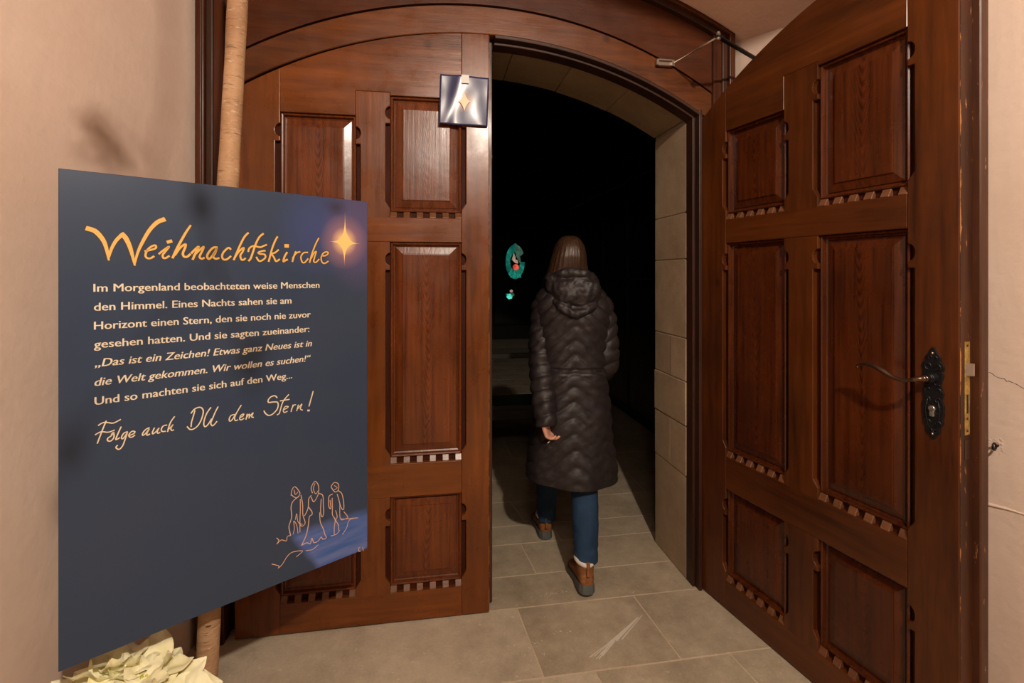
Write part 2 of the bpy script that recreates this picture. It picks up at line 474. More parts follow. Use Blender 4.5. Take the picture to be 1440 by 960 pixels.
post('post', 2.062, 2.146, -0.015, 0.09, oo(2.08) - 0.045, M['wood_frame'])
# moulded outer trim: three stepped strips up both sides and over the arch
for nm, w0, w1, dep, mt in (('outer_moulding', 0.0, 0.022, -0.034, 'wood_frame'), ('bead', 0.022, 0.034, -0.042, 'wood_frame'), ('inner_step', 0.034, 0.060, -0.026, 'wood_dark')):
    bm = bmesh.new(); box(bm, S0 + w0, S0 + w1, dep, 0.06, 0, oo(S0 + w0) - w0 - 0.001); mesh_obj(nm, bm, M[mt], frame, bevel=0.004, seg=2)
    bm = bmesh.new(); box(bm, S1 - w1, S1 - w0, dep, 0.06, 0, oo(S1 - w0) - w0 - 0.001); mesh_obj(nm, bm, M[mt], frame, bevel=0.004, seg=2)
    bm = bmesh.new(); strip(bm, linspace(S0 + w0, S1 - w0, 60), lambda s: oo(s) - w1, lambda s: oo(s) - w0, dep, 0.06); mesh_obj(nm, bm, M[mt], frame, bevel=0.004, seg=2)
# dark stop moulding inside the opening
for w0, w1, y0, y1 in ((0.0, 0.016, -0.004, 0.10), (0.016, 0.030, 0.030, 0.10)):
    bm = bmesh.new(); box(bm, 2.012 - w1, 2.012 - w0, y0, y1, 0, ia(2.0) + 0.01); mesh_obj('stop_moulding', bm, M['wood_dark'], frame, bevel=0.003, seg=2)
    bm = bmesh.new(); strip(bm, linspace(1.045, 2.0, 40), lambda s: ia(s) - w1, lambda s: ia(s) - w0, y0, y1); mesh_obj('stop_moulding', bm, M['wood_dark'], frame, bevel=0.003, seg=2)
bm = bmesh.new(); box(bm, 2.0, 2.064, 0.012, 0.10, 0, ia(2.0) + 0.03); mesh_obj('rebate', bm, M['wood_dark'], frame)
bm = bmesh.new(); box(bm, -0.036, 0.03, 0.075, 0.10, 0, ia(0.0) + 0.01); mesh_obj('rebate', bm, M['wood_dark'], frame)

# ================================================================== DOOR LEAVES
def leaf(name, loc, rz, W, xa0, xa1, xb0, xb1, ztA, ztB, z0arc, rarc, z0=0.008, mv='wood_v', mh='wood_h', mp='wood_panel'):
    door = empty(name, loc, rz); tag(door, kind='structure')
    top = arc(z0arc, rarc, W)
    FD = 0.022          # depth of the front layer
    TH = 0.055
    r1, r2, r3 = (1.725, None), (0.695, 1.600), (0.155, 0.530)
    opsA = [(0.155, 0.530), (0.695, 1.600), (1.728, ztA)]
    opsB = [(0.155, 0.530), (0.695, 1.600), (1.728, ztB)]
    def notch(edge, sgn, ops):
        """outline from bottom to top along x=edge, cuts going into the wood (sgn = direction into the wood)"""
        P = []
        for (a, b) in ops:
            h = b - a
            P += [(edge, a + 0.012), (edge + sgn * 0.019, a + 0.040), (edge + sgn * 0.019, b - 0.118), (edge, b - 0.118), (edge, b - 0.108)]
            for q in linspace(-0.5 * PI, 0.5 * PI, 8):
                P.append((edge + sgn * 0.020 * math.cos(q) + 0, b - 0.072 + 0.026 * math.sin(q)))
        return P
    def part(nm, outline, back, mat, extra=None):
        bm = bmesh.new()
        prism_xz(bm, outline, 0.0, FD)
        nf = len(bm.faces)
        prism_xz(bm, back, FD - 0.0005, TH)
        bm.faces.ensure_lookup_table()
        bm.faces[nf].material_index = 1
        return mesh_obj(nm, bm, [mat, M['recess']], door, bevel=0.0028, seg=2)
    # hinge stile
    arcl = [(x, top(x)) for x in linspace(xa0, 0, 7)]
    part('stile', [(0, z0), (xa0, z0)] + notch(xa0, -1, opsA) + arcl, [(0, z0), (xa0, z0)] + arcl, M[mv])
    # meeting stile with its rear lip
    arcr = [(x, top(x)) for x in linspace(W, xb1, 6)]
    o = part('stile', [(xb1, z0), (W, z0)] + arcr + notch(xb1, 1, opsB)[::-1], [(xb1, z0), (W, z0)] + arcr, M[mv])
    bm = bmesh.new()
    prism_xz(bm, [(W - 0.03, z0 + 0.004), (W + 0.020, z0 + 0.004), (W + 0.020, top(W) - 0.006), (W - 0.03, top(W) - 0.004)], TH, TH + 0.036)
    mesh_obj('rear_lip', bm, M['wood_edge'], door, bevel=0.003)
    bm = bmesh.new(); prism_xz(bm, [(W, z0 + 0.001), (W + 0.0012, z0 + 0.001), (W + 0.0012, top(W) - 0.004), (W, top(W) - 0.004)], 0.003, TH - 0.001)
    mesh_obj('edge_strip', bm, M['wood_edge'], door)
    # muntins
    for i, (zl, zh) in enumerate(((0.125, 0.530), (0.665, 1.600), (1.698, 2.225 if ztB > 2.2 else 2.215))):
        za, zb = opsA[i]; zc, zd = opsB[i]
        L_ = [(p[0], p[1]) for p in notch(xa1, 1, [opsA[i]])]
        Rr = [(p[0], p[1]) for p in notch(xb0, -1, [opsB[i]])]
        part('muntin', [(xb0, zl)] + Rr + [(xb0, zh), (xa1, zh)] + L_[::-1] + [(xa1, zl)], [(xa1, zl), (xb0, zl), (xb0, zh), (xa1, zh)], M[mv])
    # rails; their upper edges carry the little teeth below the panels
    def rail(zl, zh, ops_l):
        Z = 0.025
        bm = bmesh.new()
        xs = [xa0, xa1, xa1, xb0, xb0, xb1]
        cut = zh - 0.125 + 0.125
        pts = [(xa0, zl), (xb1, zl), (xb1, zh - Z), (xb0, zh - Z), (xb0, zh - Z), (xa1, zh - Z), (xa0, zh - Z)]
        prism_xz(bm, [(xa0, zl), (xb1, zl), (xb1, zh - Z), (xa0, zh - Z)], 0, FD)
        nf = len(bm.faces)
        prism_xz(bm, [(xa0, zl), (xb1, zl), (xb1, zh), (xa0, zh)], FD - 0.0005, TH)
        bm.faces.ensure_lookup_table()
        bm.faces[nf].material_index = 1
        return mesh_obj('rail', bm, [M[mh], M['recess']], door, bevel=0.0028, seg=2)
    rl = [rail(z0, 0.155, 0), rail(0.530, 0.695, 0), rail(1.600, 1.728, 0)]
    # top rail, stepped under its lower side, arched above
    bm = bmesh.new()
    zm = 2.225 if ztB > 2.2 else 2.215
    tp = [(x, top(x)) for x in linspace(xb1, xa0, 16)]
    prism_xz(bm, [(xa0, ztA), (xa1, ztA), (xa1, zm), (xb0, zm), (xb0, ztB), (xb1, ztB)] + tp, 0.0, TH)
    mesh_obj('rail', bm, M[mh], door, bevel=0.0018)
    # teeth
    tm = None
    for r_, zt in zip(rl, (0.155, 0.695, 1.728)):
        for x0, x1 in ((xa0, xa1), (xb0, xb1)):
            n = 6; w = 0.027; pitch = (x1 - x0 - w) / (n - 1)
            for k in range(n):
                if tm is None:
                    bm = bmesh.new()
                    a = [(0, 0.0, -0.026), (w, 0.0, -0.026), (w, 0.0, -0.023), (0, 0.0, -0.023), (0, 0.0135, 0.0), (w, 0.0135, 0.0), (w, FD, 0.0), (0, FD, 0.0), (0, FD, -0.026), (w, FD, -0.026)]
                    v = [bm.verts.new(p) for p in a]
                    for f in ((0, 1, 2, 3), (3, 2, 5, 4), (4, 5, 6, 7), (7, 6, 9, 8), (8, 9, 1, 0), (0, 3, 4, 7, 8), (1, 9, 6, 5, 2)): bm.faces.new([v[i] for i in f])
                    o = mesh_obj('tooth', bm, M['tooth'], r_, bevel=0.0015)
                    tm = o.data
                else:
                    o = bpy.data.objects.new('tooth', tm); link(o, r_)
                    b = o.modifiers.new('bevel', 'BEVEL'); b.width = 0.0015; b.limit_method = 'ANGLE'
                o.location = (x0 + k * pitch, 0.0005, zt)
    # panels: moulding frame, sloping margin, raised field
    def panel(x0, x1, zl, zh):
        cx, cz = (x0 + x1) / 2, (zl + zh) / 2
        hx, hz = (x1 - x0) / 2, (zh - zl) / 2
        bm = bmesh.new()
        prof = [(0.0, FD + 0.002), (0.0, FD - 0.006), (0.006, FD - 0.010), (0.012, FD - 0.004), (0.013, FD + 0.010), (0.016, FD + 0.012), (0.018, FD + 0.0085), (0.050, FD - 0.003), (0.052, FD - 0.0065), (0.056, FD - 0.0065)]
        prof = [(0.0, 0.036), (0.0, 0.013), (0.004, 0.010), (0.009, 0.012), (0.012, 0.026), (0.018, 0.0290), (0.020, 0.0255), (0.048, 0.0193), (0.0495, 0.0155), (0.053, 0.0150)]
        rings = [[(-hx + i, y, -hz + i), (hx - i, y, -hz + i), (hx - i, y, hz - i), (-hx + i, y, hz - i)] for i, y in prof]
        loft(bm, rings, cap=True)
        return mesh_obj('panel', bm, M[mp], door, loc=(cx, 0, cz))
    for a, b in opsA: panel(xa0 + 0.0002, xa1 - 0.0002, a, b)
    for a, b in opsB: panel(xb0 + 0.0002, xb1 - 0.0002, a, b)
    return door, top

door_1, top1 = leaf('door_1', wp(0.0, 0.0), A, 1.020, 0.170, 0.465, 0.604, 0.902, 2.122, 2.213, 2.4992, 1.90)
ang2 = math.atan2(-0.9411, 0.3380)
door_2, top2 = leaf('door_2', (0.8793, 2.2895, 0.0), ang2, 1.010, 0.158, 0.452, 0.592, 0.880, 2.088, 2.200, 2.488, 1.80, mv='dark_v', mh='dark_h', mp='dark_panel')  # dark woods stand in for weaker light on this leaf

# a leafy branch hung from the vestibule ceiling above the viewer (its soft shadows fall on wall and sign)
hb = empty('hanging_branch', (-0.29, 0.47, 3.3)); hb.parent = so_v; hb.matrix_parent_inverse = (Matrix.Translation(wp(0, 0)) @ Matrix.Rotation(A, 4, 'Z')).inverted()
lf_m = plain('evergreen_leaf', (0.03, 0.07, 0.02), 0.5)
bm = bmesh.new(); o_ = Vector((-0.29, 0.47, 3.3))
tube(bm, smooth_pts([Vector(p) - o_ for p in ((-0.29, 0.47, 3.3), (-0.30, 0.50, 2.6), (-0.34, 0.52, 2.40), (-0.26, 0.50, 2.20), (-0.20, 0.49, 2.05), (-0.17, 0.50, 1.97))], 5), 0.004, 8)
tube(bm, smooth_pts([Vector(p) - o_ for p in ((-0.34, 0.52, 2.42), (-0.42, 0.56, 2.40), (-0.52, 0.60, 2.38))], 5), 0.003, 8)
tube(bm, smooth_pts([Vector(p) - o_ for p in ((-0.24, 0.49, 2.12), (-0.27, 0.40, 2.02), (-0.29, 0.31, 1.95))], 5), 0.003, 8)
tw = mesh_obj('twig', bm, M['church_wood'] if 'church_wood' in M else M['wood_dark'], hb, smooth=True)
lfr = random.Random(3); lfm = None
for (cx_, cy_, cz_, nn_, sp_) in ((-0.50, 0.59, 2.375, 5, 0.022), (-0.455, 0.58, 2.335, 5, 0.020), (-0.244, 0.505, 2.20, 4, 0.016), (-0.165, 0.50, 1.985, 5, 0.016), (-0.29, 0.31, 1.94, 4, 0.016)):
    for k in range(nn_):
        if lfm is None:
            bm = bmesh.new(); ball(bm, (0, 0, -0.02), 0.02, 8, 6, (0.62, 0.12, 1.3)); o = mesh_obj('leaf', bm, lf_m, hb, smooth=True); lfm = o.data
        else:
            o = bpy.data.objects.new('leaf', lfm); link(o, hb)
        o.location = Vector((cx_ + lfr.gauss(0, sp_), cy_ + lfr.gauss(0, sp_ * 0.5), cz_ + lfr.gauss(0, sp_))) - o_
        o.rotation_euler = (lfr.uniform(-0.7, 0.7), lfr.uniform(-0.9, 0.9), lfr.uniform(0, 3))

# ================================================================== DOOR FURNITURE (parts of the right leaf)
def plate_outline(hw, h):
    """lobed baroque outline of the backplate, centred, z up"""
    half = [(0.0, 0.5), (0.18, 0.485), (0.30, 0.455), (0.42, 0.43), (0.62, 0.40), (0.70, 0.37), (0.62, 0.345), (0.86, 0.325), (1.0, 0.29), (0.92, 0.255), (0.80, 0.24), (0.92, 0.21), (0.90, 0.17),
            (0.78, 0.14), (0.72, 0.09), (0.80, 0.04), (0.92, 0.01), (0.86, -0.03), (0.76, -0.06), (0.86, -0.10), (0.98, -0.13), (0.92, -0.17), (0.96, -0.22), (0.84, -0.27), (0.92, -0.31), (0.78, -0.34), (0.62, -0.37), (0.66, -0.41), (0.48, -0.44), (0.34, -0.455), (0.26, -0.48), (0.12, -0.497), (0.0, -0.5)]
    pts = [(x * hw, z * h) for x, z in half]
    return pts + [(-x, z) for x, z in reversed(pts[1:-1])]
hx, hz = 0.949, 1.126
bm = bmesh.new()
prism_xz(bm, plate_outline(0.029, 0.262), -0.0045, 0.001)
plate = mesh_obj('backplate', bm, M['iron'], door_2, loc=(hx, 0, hz), bevel=0.0015, seg=2)
plate['label'] = 'dark iron backplate with scrolled edge'
bm = bmesh.new()     # raised scrollwork on the plate
for sx in (-1, 1):
    for (cx_, cz_, r_, a0, a1) in ((0.011, 0.075, 0.010, -90, 200), (0.012, 0.030, 0.010, 90, 330), (0.013, 0.008, 0.008, -60, 190), (0.013, -0.020, 0.008, 40, 300), (0.013, -0.048, 0.013, 60, 300), (0.012, -0.085, 0.009, -30, 220), (0.006, 0.100, 0.006, -60, 220), (0.006, -0.108, 0.006, 60, 330)):
        q = [Vector((sx * (cx_ + math.cos(R(a0 + (a1 - a0) * i / 8)) * r_ * (1 - i * 0.04)), -0.005, cz_ + math.sin(R(a0 + (a1 - a0) * i / 8)) * r_ * (1 - i * 0.04))) for i in range(9)]
        tube(bm, q, [0.0016 + 0.0008 * math.sin(i / 8 * PI) for i in range(9)], 6)
    tube(bm, [(sx * 0.004, -0.005, -0.115), (sx * 0.016, -0.0055, -0.07), (sx * 0.018, -0.0055, -0.045), (sx * 0.012, -0.005, -0.018)], [0.0012, 0.002, 0.002, 0.0012], 6)
mesh_obj('scrollwork', bm, M['iron'], plate, smooth=True)
for z_ in (0.113, -0.116):
    bm = bmesh.new(); ball(bm, (0, -0.0055, z_), 0.0034, 10, 6); mesh_obj('screw', bm, M['steel'], plate, smooth=True)
bm = bmesh.new()     # euro cylinder
tube(bm, [(0, -0.011, 0), (0, 0.0, 0)], 0.0082, 16)
box(bm, -0.0050, 0.0050, -0.011, 0.0, -0.022, 0.0)
mesh_obj('key_cylinder', bm, M['nickel'], plate, loc=(0.0, 0, -0.044), bevel=0.0008)
bm = bmesh.new(); tube(bm, [(0, -0.022, 0), (0, -0.004, 0)], [0.0135, 0.0165], 20); tube(bm, [(0, -0.026, 0), (0, -0.02, 0)], 0.0115, 20)
mesh_obj('spindle_collar', bm, M['iron'], plate, smooth=False, loc=(0, 0, 0.043), bevel=0.001)
bm = bmesh.new()
lp = [(0, -0.024, 0.043), (0, -0.045, 0.043), (-0.006, -0.056, 0.042), (-0.022, -0.060, 0.036), (-0.045, -0.061, 0.031), (-0.072, -0.061, 0.036), (-0.100, -0.062, 0.050), (-0.125, -0.061, 0.059), (-0.150, -0.060, 0.060), (-0.168, -0.058, 0.056), (-0.178, -0.057, 0.049), (-0.176, -0.057, 0.044)]
sp = smooth_pts(lp, 4)
rr = []
for p_ in sp:
    u_ = -p_.x / 0.178
    rr.append(0.0072 if u_ < 0.1 else 0.0052 + 0.0032 * math.exp(-((u_ - 0.62) / 0.20) ** 2) - 0.0020 * max(0, u_ - 0.8) / 0.2)
tube(bm, sp, rr, 12)
tube(bm, [(0, -0.036, 0.043), (0, -0.040, 0.043)], 0.0092, 14); tube(bm, [(0, -0.046, 0.043), (0, -0.050, 0.043)], 0.0088, 14)
lever = mesh_obj('lever', bm, M['bronze'], plate, smooth=True)
# lock case edge, latch and keeper in the narrow edge of the leaf
bm = bmesh.new(); box(bm, 0, 0.0016, -0.0105, 0.0105, -0.128, 0.128)
lock = mesh_obj('lock_strip', bm, M['brass'], door_2, loc=(1.0112, 0.030, 1.150), bevel=0.0004)
bm = bmesh.new()
v = [bm.verts.new(p) for p in ((0, -0.008, -0.017), (0.013, 0.002, -0.017), (0.013, 0.0085, -0.017), (0, 0.0085, -0.017), (0, -0.008, 0.017), (0.013, 0.002, 0.017), (0.013, 0.0085, 0.017), (0, 0.0085, 0.017))]
for f in ((0, 3, 2, 1), (4, 5, 6, 7), (0, 1, 5, 4), (1, 2, 6, 5), (2, 3, 7, 6), (3, 0, 4, 7)): bm.faces.new([v[i] for i in f])
mesh_obj('latch_bolt', bm, M['steel'], lock, loc=(0.001, 0, 0.052), bevel=0.0008)
bm = bmesh.new(); box(bm, 0.001, 0.0021, -0.0035, 0.0035, -0.026, 0.026); mesh_obj('bolt_slot', bm, M['black'], lock, loc=(0, 0, -0.043))
for z_ in (0.117, -0.117, -0.083):
    bm = bmesh.new(); tube(bm, [(0.001, 0, z_), (0.0023, 0, z_)], 0.0035, 10); mesh_obj('screw', bm, M['bronze'], lock)
bm = bmesh.new(); box(bm, 1.0112, 1.0122, 0.020, 0.041, 0.955, 1.008); mesh_obj('old_keep_plate', bm, M['bronze'], door_2)
# handle on the hidden side of the leaf
bm = bmesh.new(); box(bm, hx - 0.02, hx + 0.02, 0.0545, 0.06, 1.0, 1.25)
tube(bm, smooth_pts([(hx, 0.058, 1.169), (hx, 0.11, 1.169), (hx - 0.03, 0.118, 1.165), (hx - 0.13, 0.116, 1.18)], 4), 0.0075, 10)
mesh_obj('outer_handle', bm, M['iron'], door_2)
# hinges at the foot and head of both leaves
for d_, mirror in ((door_1, 1), (door_2, 1)):
    for z_ in (0.30, 1.15, 1.95):
        bm = bmesh.new(); tube(bm, [(-0.006, 0.062, z_), (-0.006, 0.062, z_ + 0.11)], 0.009, 12); ball(bm, (-0.006, 0.062, z_ + 0.115), 0.009, 10, 6); mesh_obj('hinge', bm, M['iron'], d_, smooth=True)
# bolts let into the edge of the left leaf
for z_ in (0.35, 1.02, 1.32, 2.02, 1.62):
    bm = bmesh.new(); box(bm, 1.0195, 1.0225, 0.016, 0.036, z_, z_ + 0.018); mesh_obj('edge_catch', bm, M['steel'], door_1, bevel=0.0006)

# ================================================================== DOOR CLOSER
closer = empty('door_closer', (1.075, 2.10, 2.24)); tag(closer, 'slim metal door closer arm folded between arched frame and right door', 'door closer')
def cl_(x, y, z): return (x - 1.075, y - 2.10, z - 2.24)
Bk = wp(1.835, -0.010, 2.425)
bm = bmesh.new(); m_ = Matrix.Rotation(A, 4, 'Z')
box(bm, -0.055, 0.030, -0.012, 0.005, -0.015, -0.009); box(bm, -0.055, 0.030, -0.012, 0.005, 0.009, 0.015); box(bm, -0.055, -0.045, -0.012, 0.005, -0.015, 0.015); box(bm, 0.018, 0.030, -0.012, 0.005, -0.015, 0.015)
box(bm, -0.05, 0.02, 0.001, 0.005, -0.012, 0.012)
bmesh.ops.transform(bm, matrix=m_, verts=bm.verts)
mesh_obj('bracket', bm, M['steel'], closer, loc=(Bk.x - 1.075, Bk.y - 2.10, Bk.z - 2.24), bevel=0.001)
El = Vector((0.822, 1.955, 2.41)); St = Vector((Bk.x + 0.03, Bk.y - 0.012, Bk.z)); Sp = Vector((1.062, 2.138, 2.403))
bm = bmesh.new(); tube(bm, [St - Vector((1.075, 2.10, 2.24)), El - Vector((1.075, 2.10, 2.24))], 0.0042, 10); mesh_obj('thin_arm', bm, M['steel'], closer, smooth=True)
bm = bmesh.new(); d_ = (Sp - El).normalized(); s_ = Vector((-d_.y, d_.x, 0)) * 0.009
vs = [El - d_ * 0.012, Sp]
q = []
for p_ in vs:
    for (a_, b_) in ((-1, -0.004), (1, -0.004), (1, 0.004), (-1, 0.004)):
        w_ = p_ + s_ * a_ + Vector((0, 0, b_)) - Vector((1.075, 2.10, 2.24)); q.append(bm.verts.new(w_))
for f in ((0, 1, 2, 3), (7, 6, 5, 4), (0, 4, 5, 1), (1, 5, 6, 2), (2, 6, 7, 3), (3, 7, 4, 0)): bm.faces.new([q[i] for i in f])
mesh_obj('flat_arm', bm, M['iron'], closer, bevel=0.001)
bm = bmesh.new(); tube(bm, [El - Vector((1.075, 2.10, 2.252)), El - Vector((1.075, 2.10, 2.226))], 0.008, 14); ball(bm, El - Vector((1.075, 2.10, 2.226)), 0.008, 12, 6); mesh_obj('elbow_pin', bm, M['nickel'], closer, smooth=True)
bm = bmesh.new(); tube(bm, [cl_(Sp.x, Sp.y, 2.28), cl_(Sp.x, Sp.y, 2.408)], 0.009, 12); mesh_obj('spindle', bm, M['iron'], closer, smooth=True)
bm = bmesh.new(); box(bm, 0.0, 0.22, -0.020, 0.020, -0.03, 0.03); bmesh.ops.transform(bm, matrix=Matrix.Translation(cl_(1.031, 2.210, 2.25)) @ Matrix.Rotation(ang2, 4, 'Z'), verts=bm.verts)
mesh_obj('closer_body', bm, M['steel'], closer, bevel=0.004)

# ================================================================== WALL DETAILS
bm = bmesh.new()
def on_wall(d, off, z):      # right wall object space: x along the wall, y into it
    return Vector((d, -off, z))
zz = 0.0
pts = [on_wall(d, 0.0, 0.770 + 0.004 * math.sin(d * 37) + rng.uniform(-0.0015, 0.0015)) for d in linspace(0.0, 2.0, 60)]
tube(bm, pts, [0.004 + rng.uniform(-0.0015, 0.0022) for _ in pts], 7)
mesh_obj('plaster_ridge', bm, M['plaster'], wr, smooth=True)
bm = bmesh.new()
pts = [on_wall(0.98 + 0.16 * i / 30, -0.0006, 1.176 - 0.060 * i / 30 + rng.uniform(-0.0035, 0.0035)) for i in range(31)]
tube(bm, pts, [0.0008 + rng.uniform(0, 0.0010) for _ in pts], 5)
mesh_obj('crack', bm, plain('shadowed_crack', (0.14, 0.12, 0.10), 0.9), wr)
hk = empty('wall_hook', wall_r(1.030, 0.0, 0.953), math.atan2(dr.y, dr.x)); tag(hk, 'small dark iron eye hook screwed into the right wall', 'hook')
bm = bmesh.new(); tube(bm, [(0, 0.01, 0), (0, -0.012, 0)], 0.0032, 10)
tube(bm, [(0, -0.012 - 0.010 + 0.010 * math.cos(q), 0.010 * math.sin(q)) for q in linspace(0, 2 * PI * 0.93, 16)], 0.0028, 8)
mesh_obj('eye', bm, M['iron'], hk, smooth=True)
bm = bmesh.new()
for k in range(22):
    q = rng.uniform(0, 2 * PI); r_ = rng.uniform(0.008, 0.024); ball(bm, (math.cos(q) * r_, -0.0003, math.sin(q) * r_), rng.uniform(0.002, 0.0045), 6, 4, (1, 0.35, 1))
mesh_obj('crumbled_plaster', bm, M['plaster'], hk)

# ================================================================== SIGN ON A BIRCH POLE
SW, SH = 0.7865, 1.200
SA = math.atan2(0.532, 0.579)
sign = empty('sign_board', (-1.08, 1.168, 0.515), SA)
tag(sign, 'large dark blue printed sign board with German text fixed to a birch pole', 'sign')
def sign_mat():
    n = NT('printed_night_blue')
    tc = n.n('ShaderNodeTexCoord').outputs['Object']
    s = n.n('ShaderNodeSeparateXYZ', {0: tc}); u = s.outputs[0]; v = s.outputs[2]
    cloud = n.noise(tc, 3.5, 3)
    base = n.mix(n.ramp(cloud, [(0.3, 0.0), (0.7, 1.0)]), (0.028, 0.046, 0.088), (0.034, 0.050, 0.088))
    def rad(cu, cv, ru, rv):
        a = n.math('DIVIDE', n.math('SUBTRACT', u, cu), ru); b = n.math('DIVIDE', n.math('SUBTRACT', v, cv), rv)
        return n.math('SQRT', n.math('ADD', n.math('MULTIPLY', a, a), n.math('MULTIPLY', b, b)))
    base = n.mix(n.math('MULTIPLY', n.ramp(rad(0.615, 1.095, 0.14, 0.17), [(0.0, 1.0), (0.45, 0.65), (1.0, 0.0)]), 0.8), base, (0.045, 0.065, 0.20))
    base = n.mix(n.math('MULTIPLY', n.ramp(rad(0.75, 1.09, 0.13, 0.21), [(0.0, 1.0), (0.5, 0.7), (1.0, 0.0)]), 0.85), base, (0.10, 0.075, 0.18))
    base = n.mix(n.math('MULTIPLY', n.ramp(rad(0.675, 1.17, 0.045, 0.035), [(0.0, 1.0), (1.0, 0.0)]), 0.7), base, (0.022, 0.018, 0.03))
    base = n.mix(n.ramp(rad(0.704, 1.058, 0.085, 0.095), [(0.0, 1.0), (0.25, 0.72), (0.55, 0.28), (1.0, 0.0)]), base, (0.55, 0.26, 0.22))
    base = n.mix(n.ramp(rad(0.704, 1.058, 0.044, 0.048), [(0.0, 1.0), (0.3, 0.85), (0.6, 0.35), (1.0, 0.0)]), base, (0.95, 0.66, 0.30))
    # beam of printed light below the three figures: right of a slanting edge, under a rising edge
    wob = n.math('MULTIPLY', n.math('SUBTRACT', n.noise(tc, 18, 3), 0.5), 0.02)
    e1 = n.math('SUBTRACT', u, n.math('ADD', n.math('MULTIPLY', n.math('SUBTRACT', 0.136, v), 0.62), 0.530))
    e1 = n.ramp(n.math('ADD', n.math('ADD', e1, wob), 0.5), [(0.490, 0.0), (0.515, 1.0)])
    top_ = n.math('ADD', n.math('MULTIPLY', n.math('SUBTRACT', u, 0.534), -0.02), 0.138)
    e2 = n.math('SUBTRACT', top_, n.math('ADD', v, wob))
    e2 = n.ramp(n.math('ADD', e2, 0.5), [(0.485, 0.0), (0.52, 1.0)])
    bm_ = n.math('MULTIPLY', n.math('MULTIPLY', e1, e2), 0.92)
    st = n.n('ShaderNodeMapping', {'Vector': tc, 'Rotation': (0, R(-38), 0), 'Scale': (1, 1, 7)}).outputs[0]
    bc = n.mix(n.ramp(n.noise(st, 5, 2), [(0.35, 0.0), (0.7, 1.0)]), (0.045, 0.115, 0.36), (0.14, 0.18, 0.42))
    base = n.mix(bm_, base, bc)
    n.set(col=base, rough=0.34, spec=0.32)
    n.bump(n.noise(tc, 4, 2), 0.03, 0.01)
    return n.m
M['sign'] = sign_mat()
M['sign_edge'] = plain('board_edge', (0.03, 0.035, 0.055), 0.5)
bm = bmesh.new(); box(bm, 0, SW, 0, 0.010, 0, SH)
board = mesh_obj('board', bm, M['sign'], sign, bevel=0.0012)
gold = plain('printed_gold', (0.72, 0.42, 0.10), 0.5)
cream = plain('printed_cream', (0.74, 0.64, 0.48), 0.5)
peach = plain('printed_peach', (0.66, 0.42, 0.29), 0.55)
outl = plain('printed_dark_outline', (0.045, 0.018, 0.010), 0.6)
def ribbon(bm, pts, ws, y, extra=0.0, k=5):
    P = smooth_pts([(p[0], 0, p[1]) for p in pts], k) if len(pts) > 2 else [Vector((p[0], 0, p[1])) for p in pts]
    n = len(P); L_ = []
    for i, p in enumerate(P):
        a = P[max(i - 1, 0)]; b = P[min(i + 1, n - 1)]; d = (b - a)
        d = d.normalized() if d.length > 1e-7 else Vector((1, 0, 0))
        f = i / (n - 1) * (len(ws) - 1) if len(ws) > 1 else 0
        j = min(int(f), len(ws) - 2) if len(ws) > 1 else 0
        w = (ws[j] * (1 - (f - j)) + ws[j + 1] * (f - j)) if len(ws) > 1 else ws[0]
        w = w * 0.5 + extra
        nn = Vector((-d.z, 0, d.x)) * w
        if i == 0: p = p - d * w * 0.5
        if i == n - 1: p = p + d * w * 0.5
        L_.append((bm.verts.new((p.x + nn.x, y, p.z + nn.z)), bm.verts.new((p.x - nn.x, y, p.z - nn.z))))
    for a, b in zip(L_, L_[1:]): bm.faces.new([a[0], a[1], b[1], b[0]])
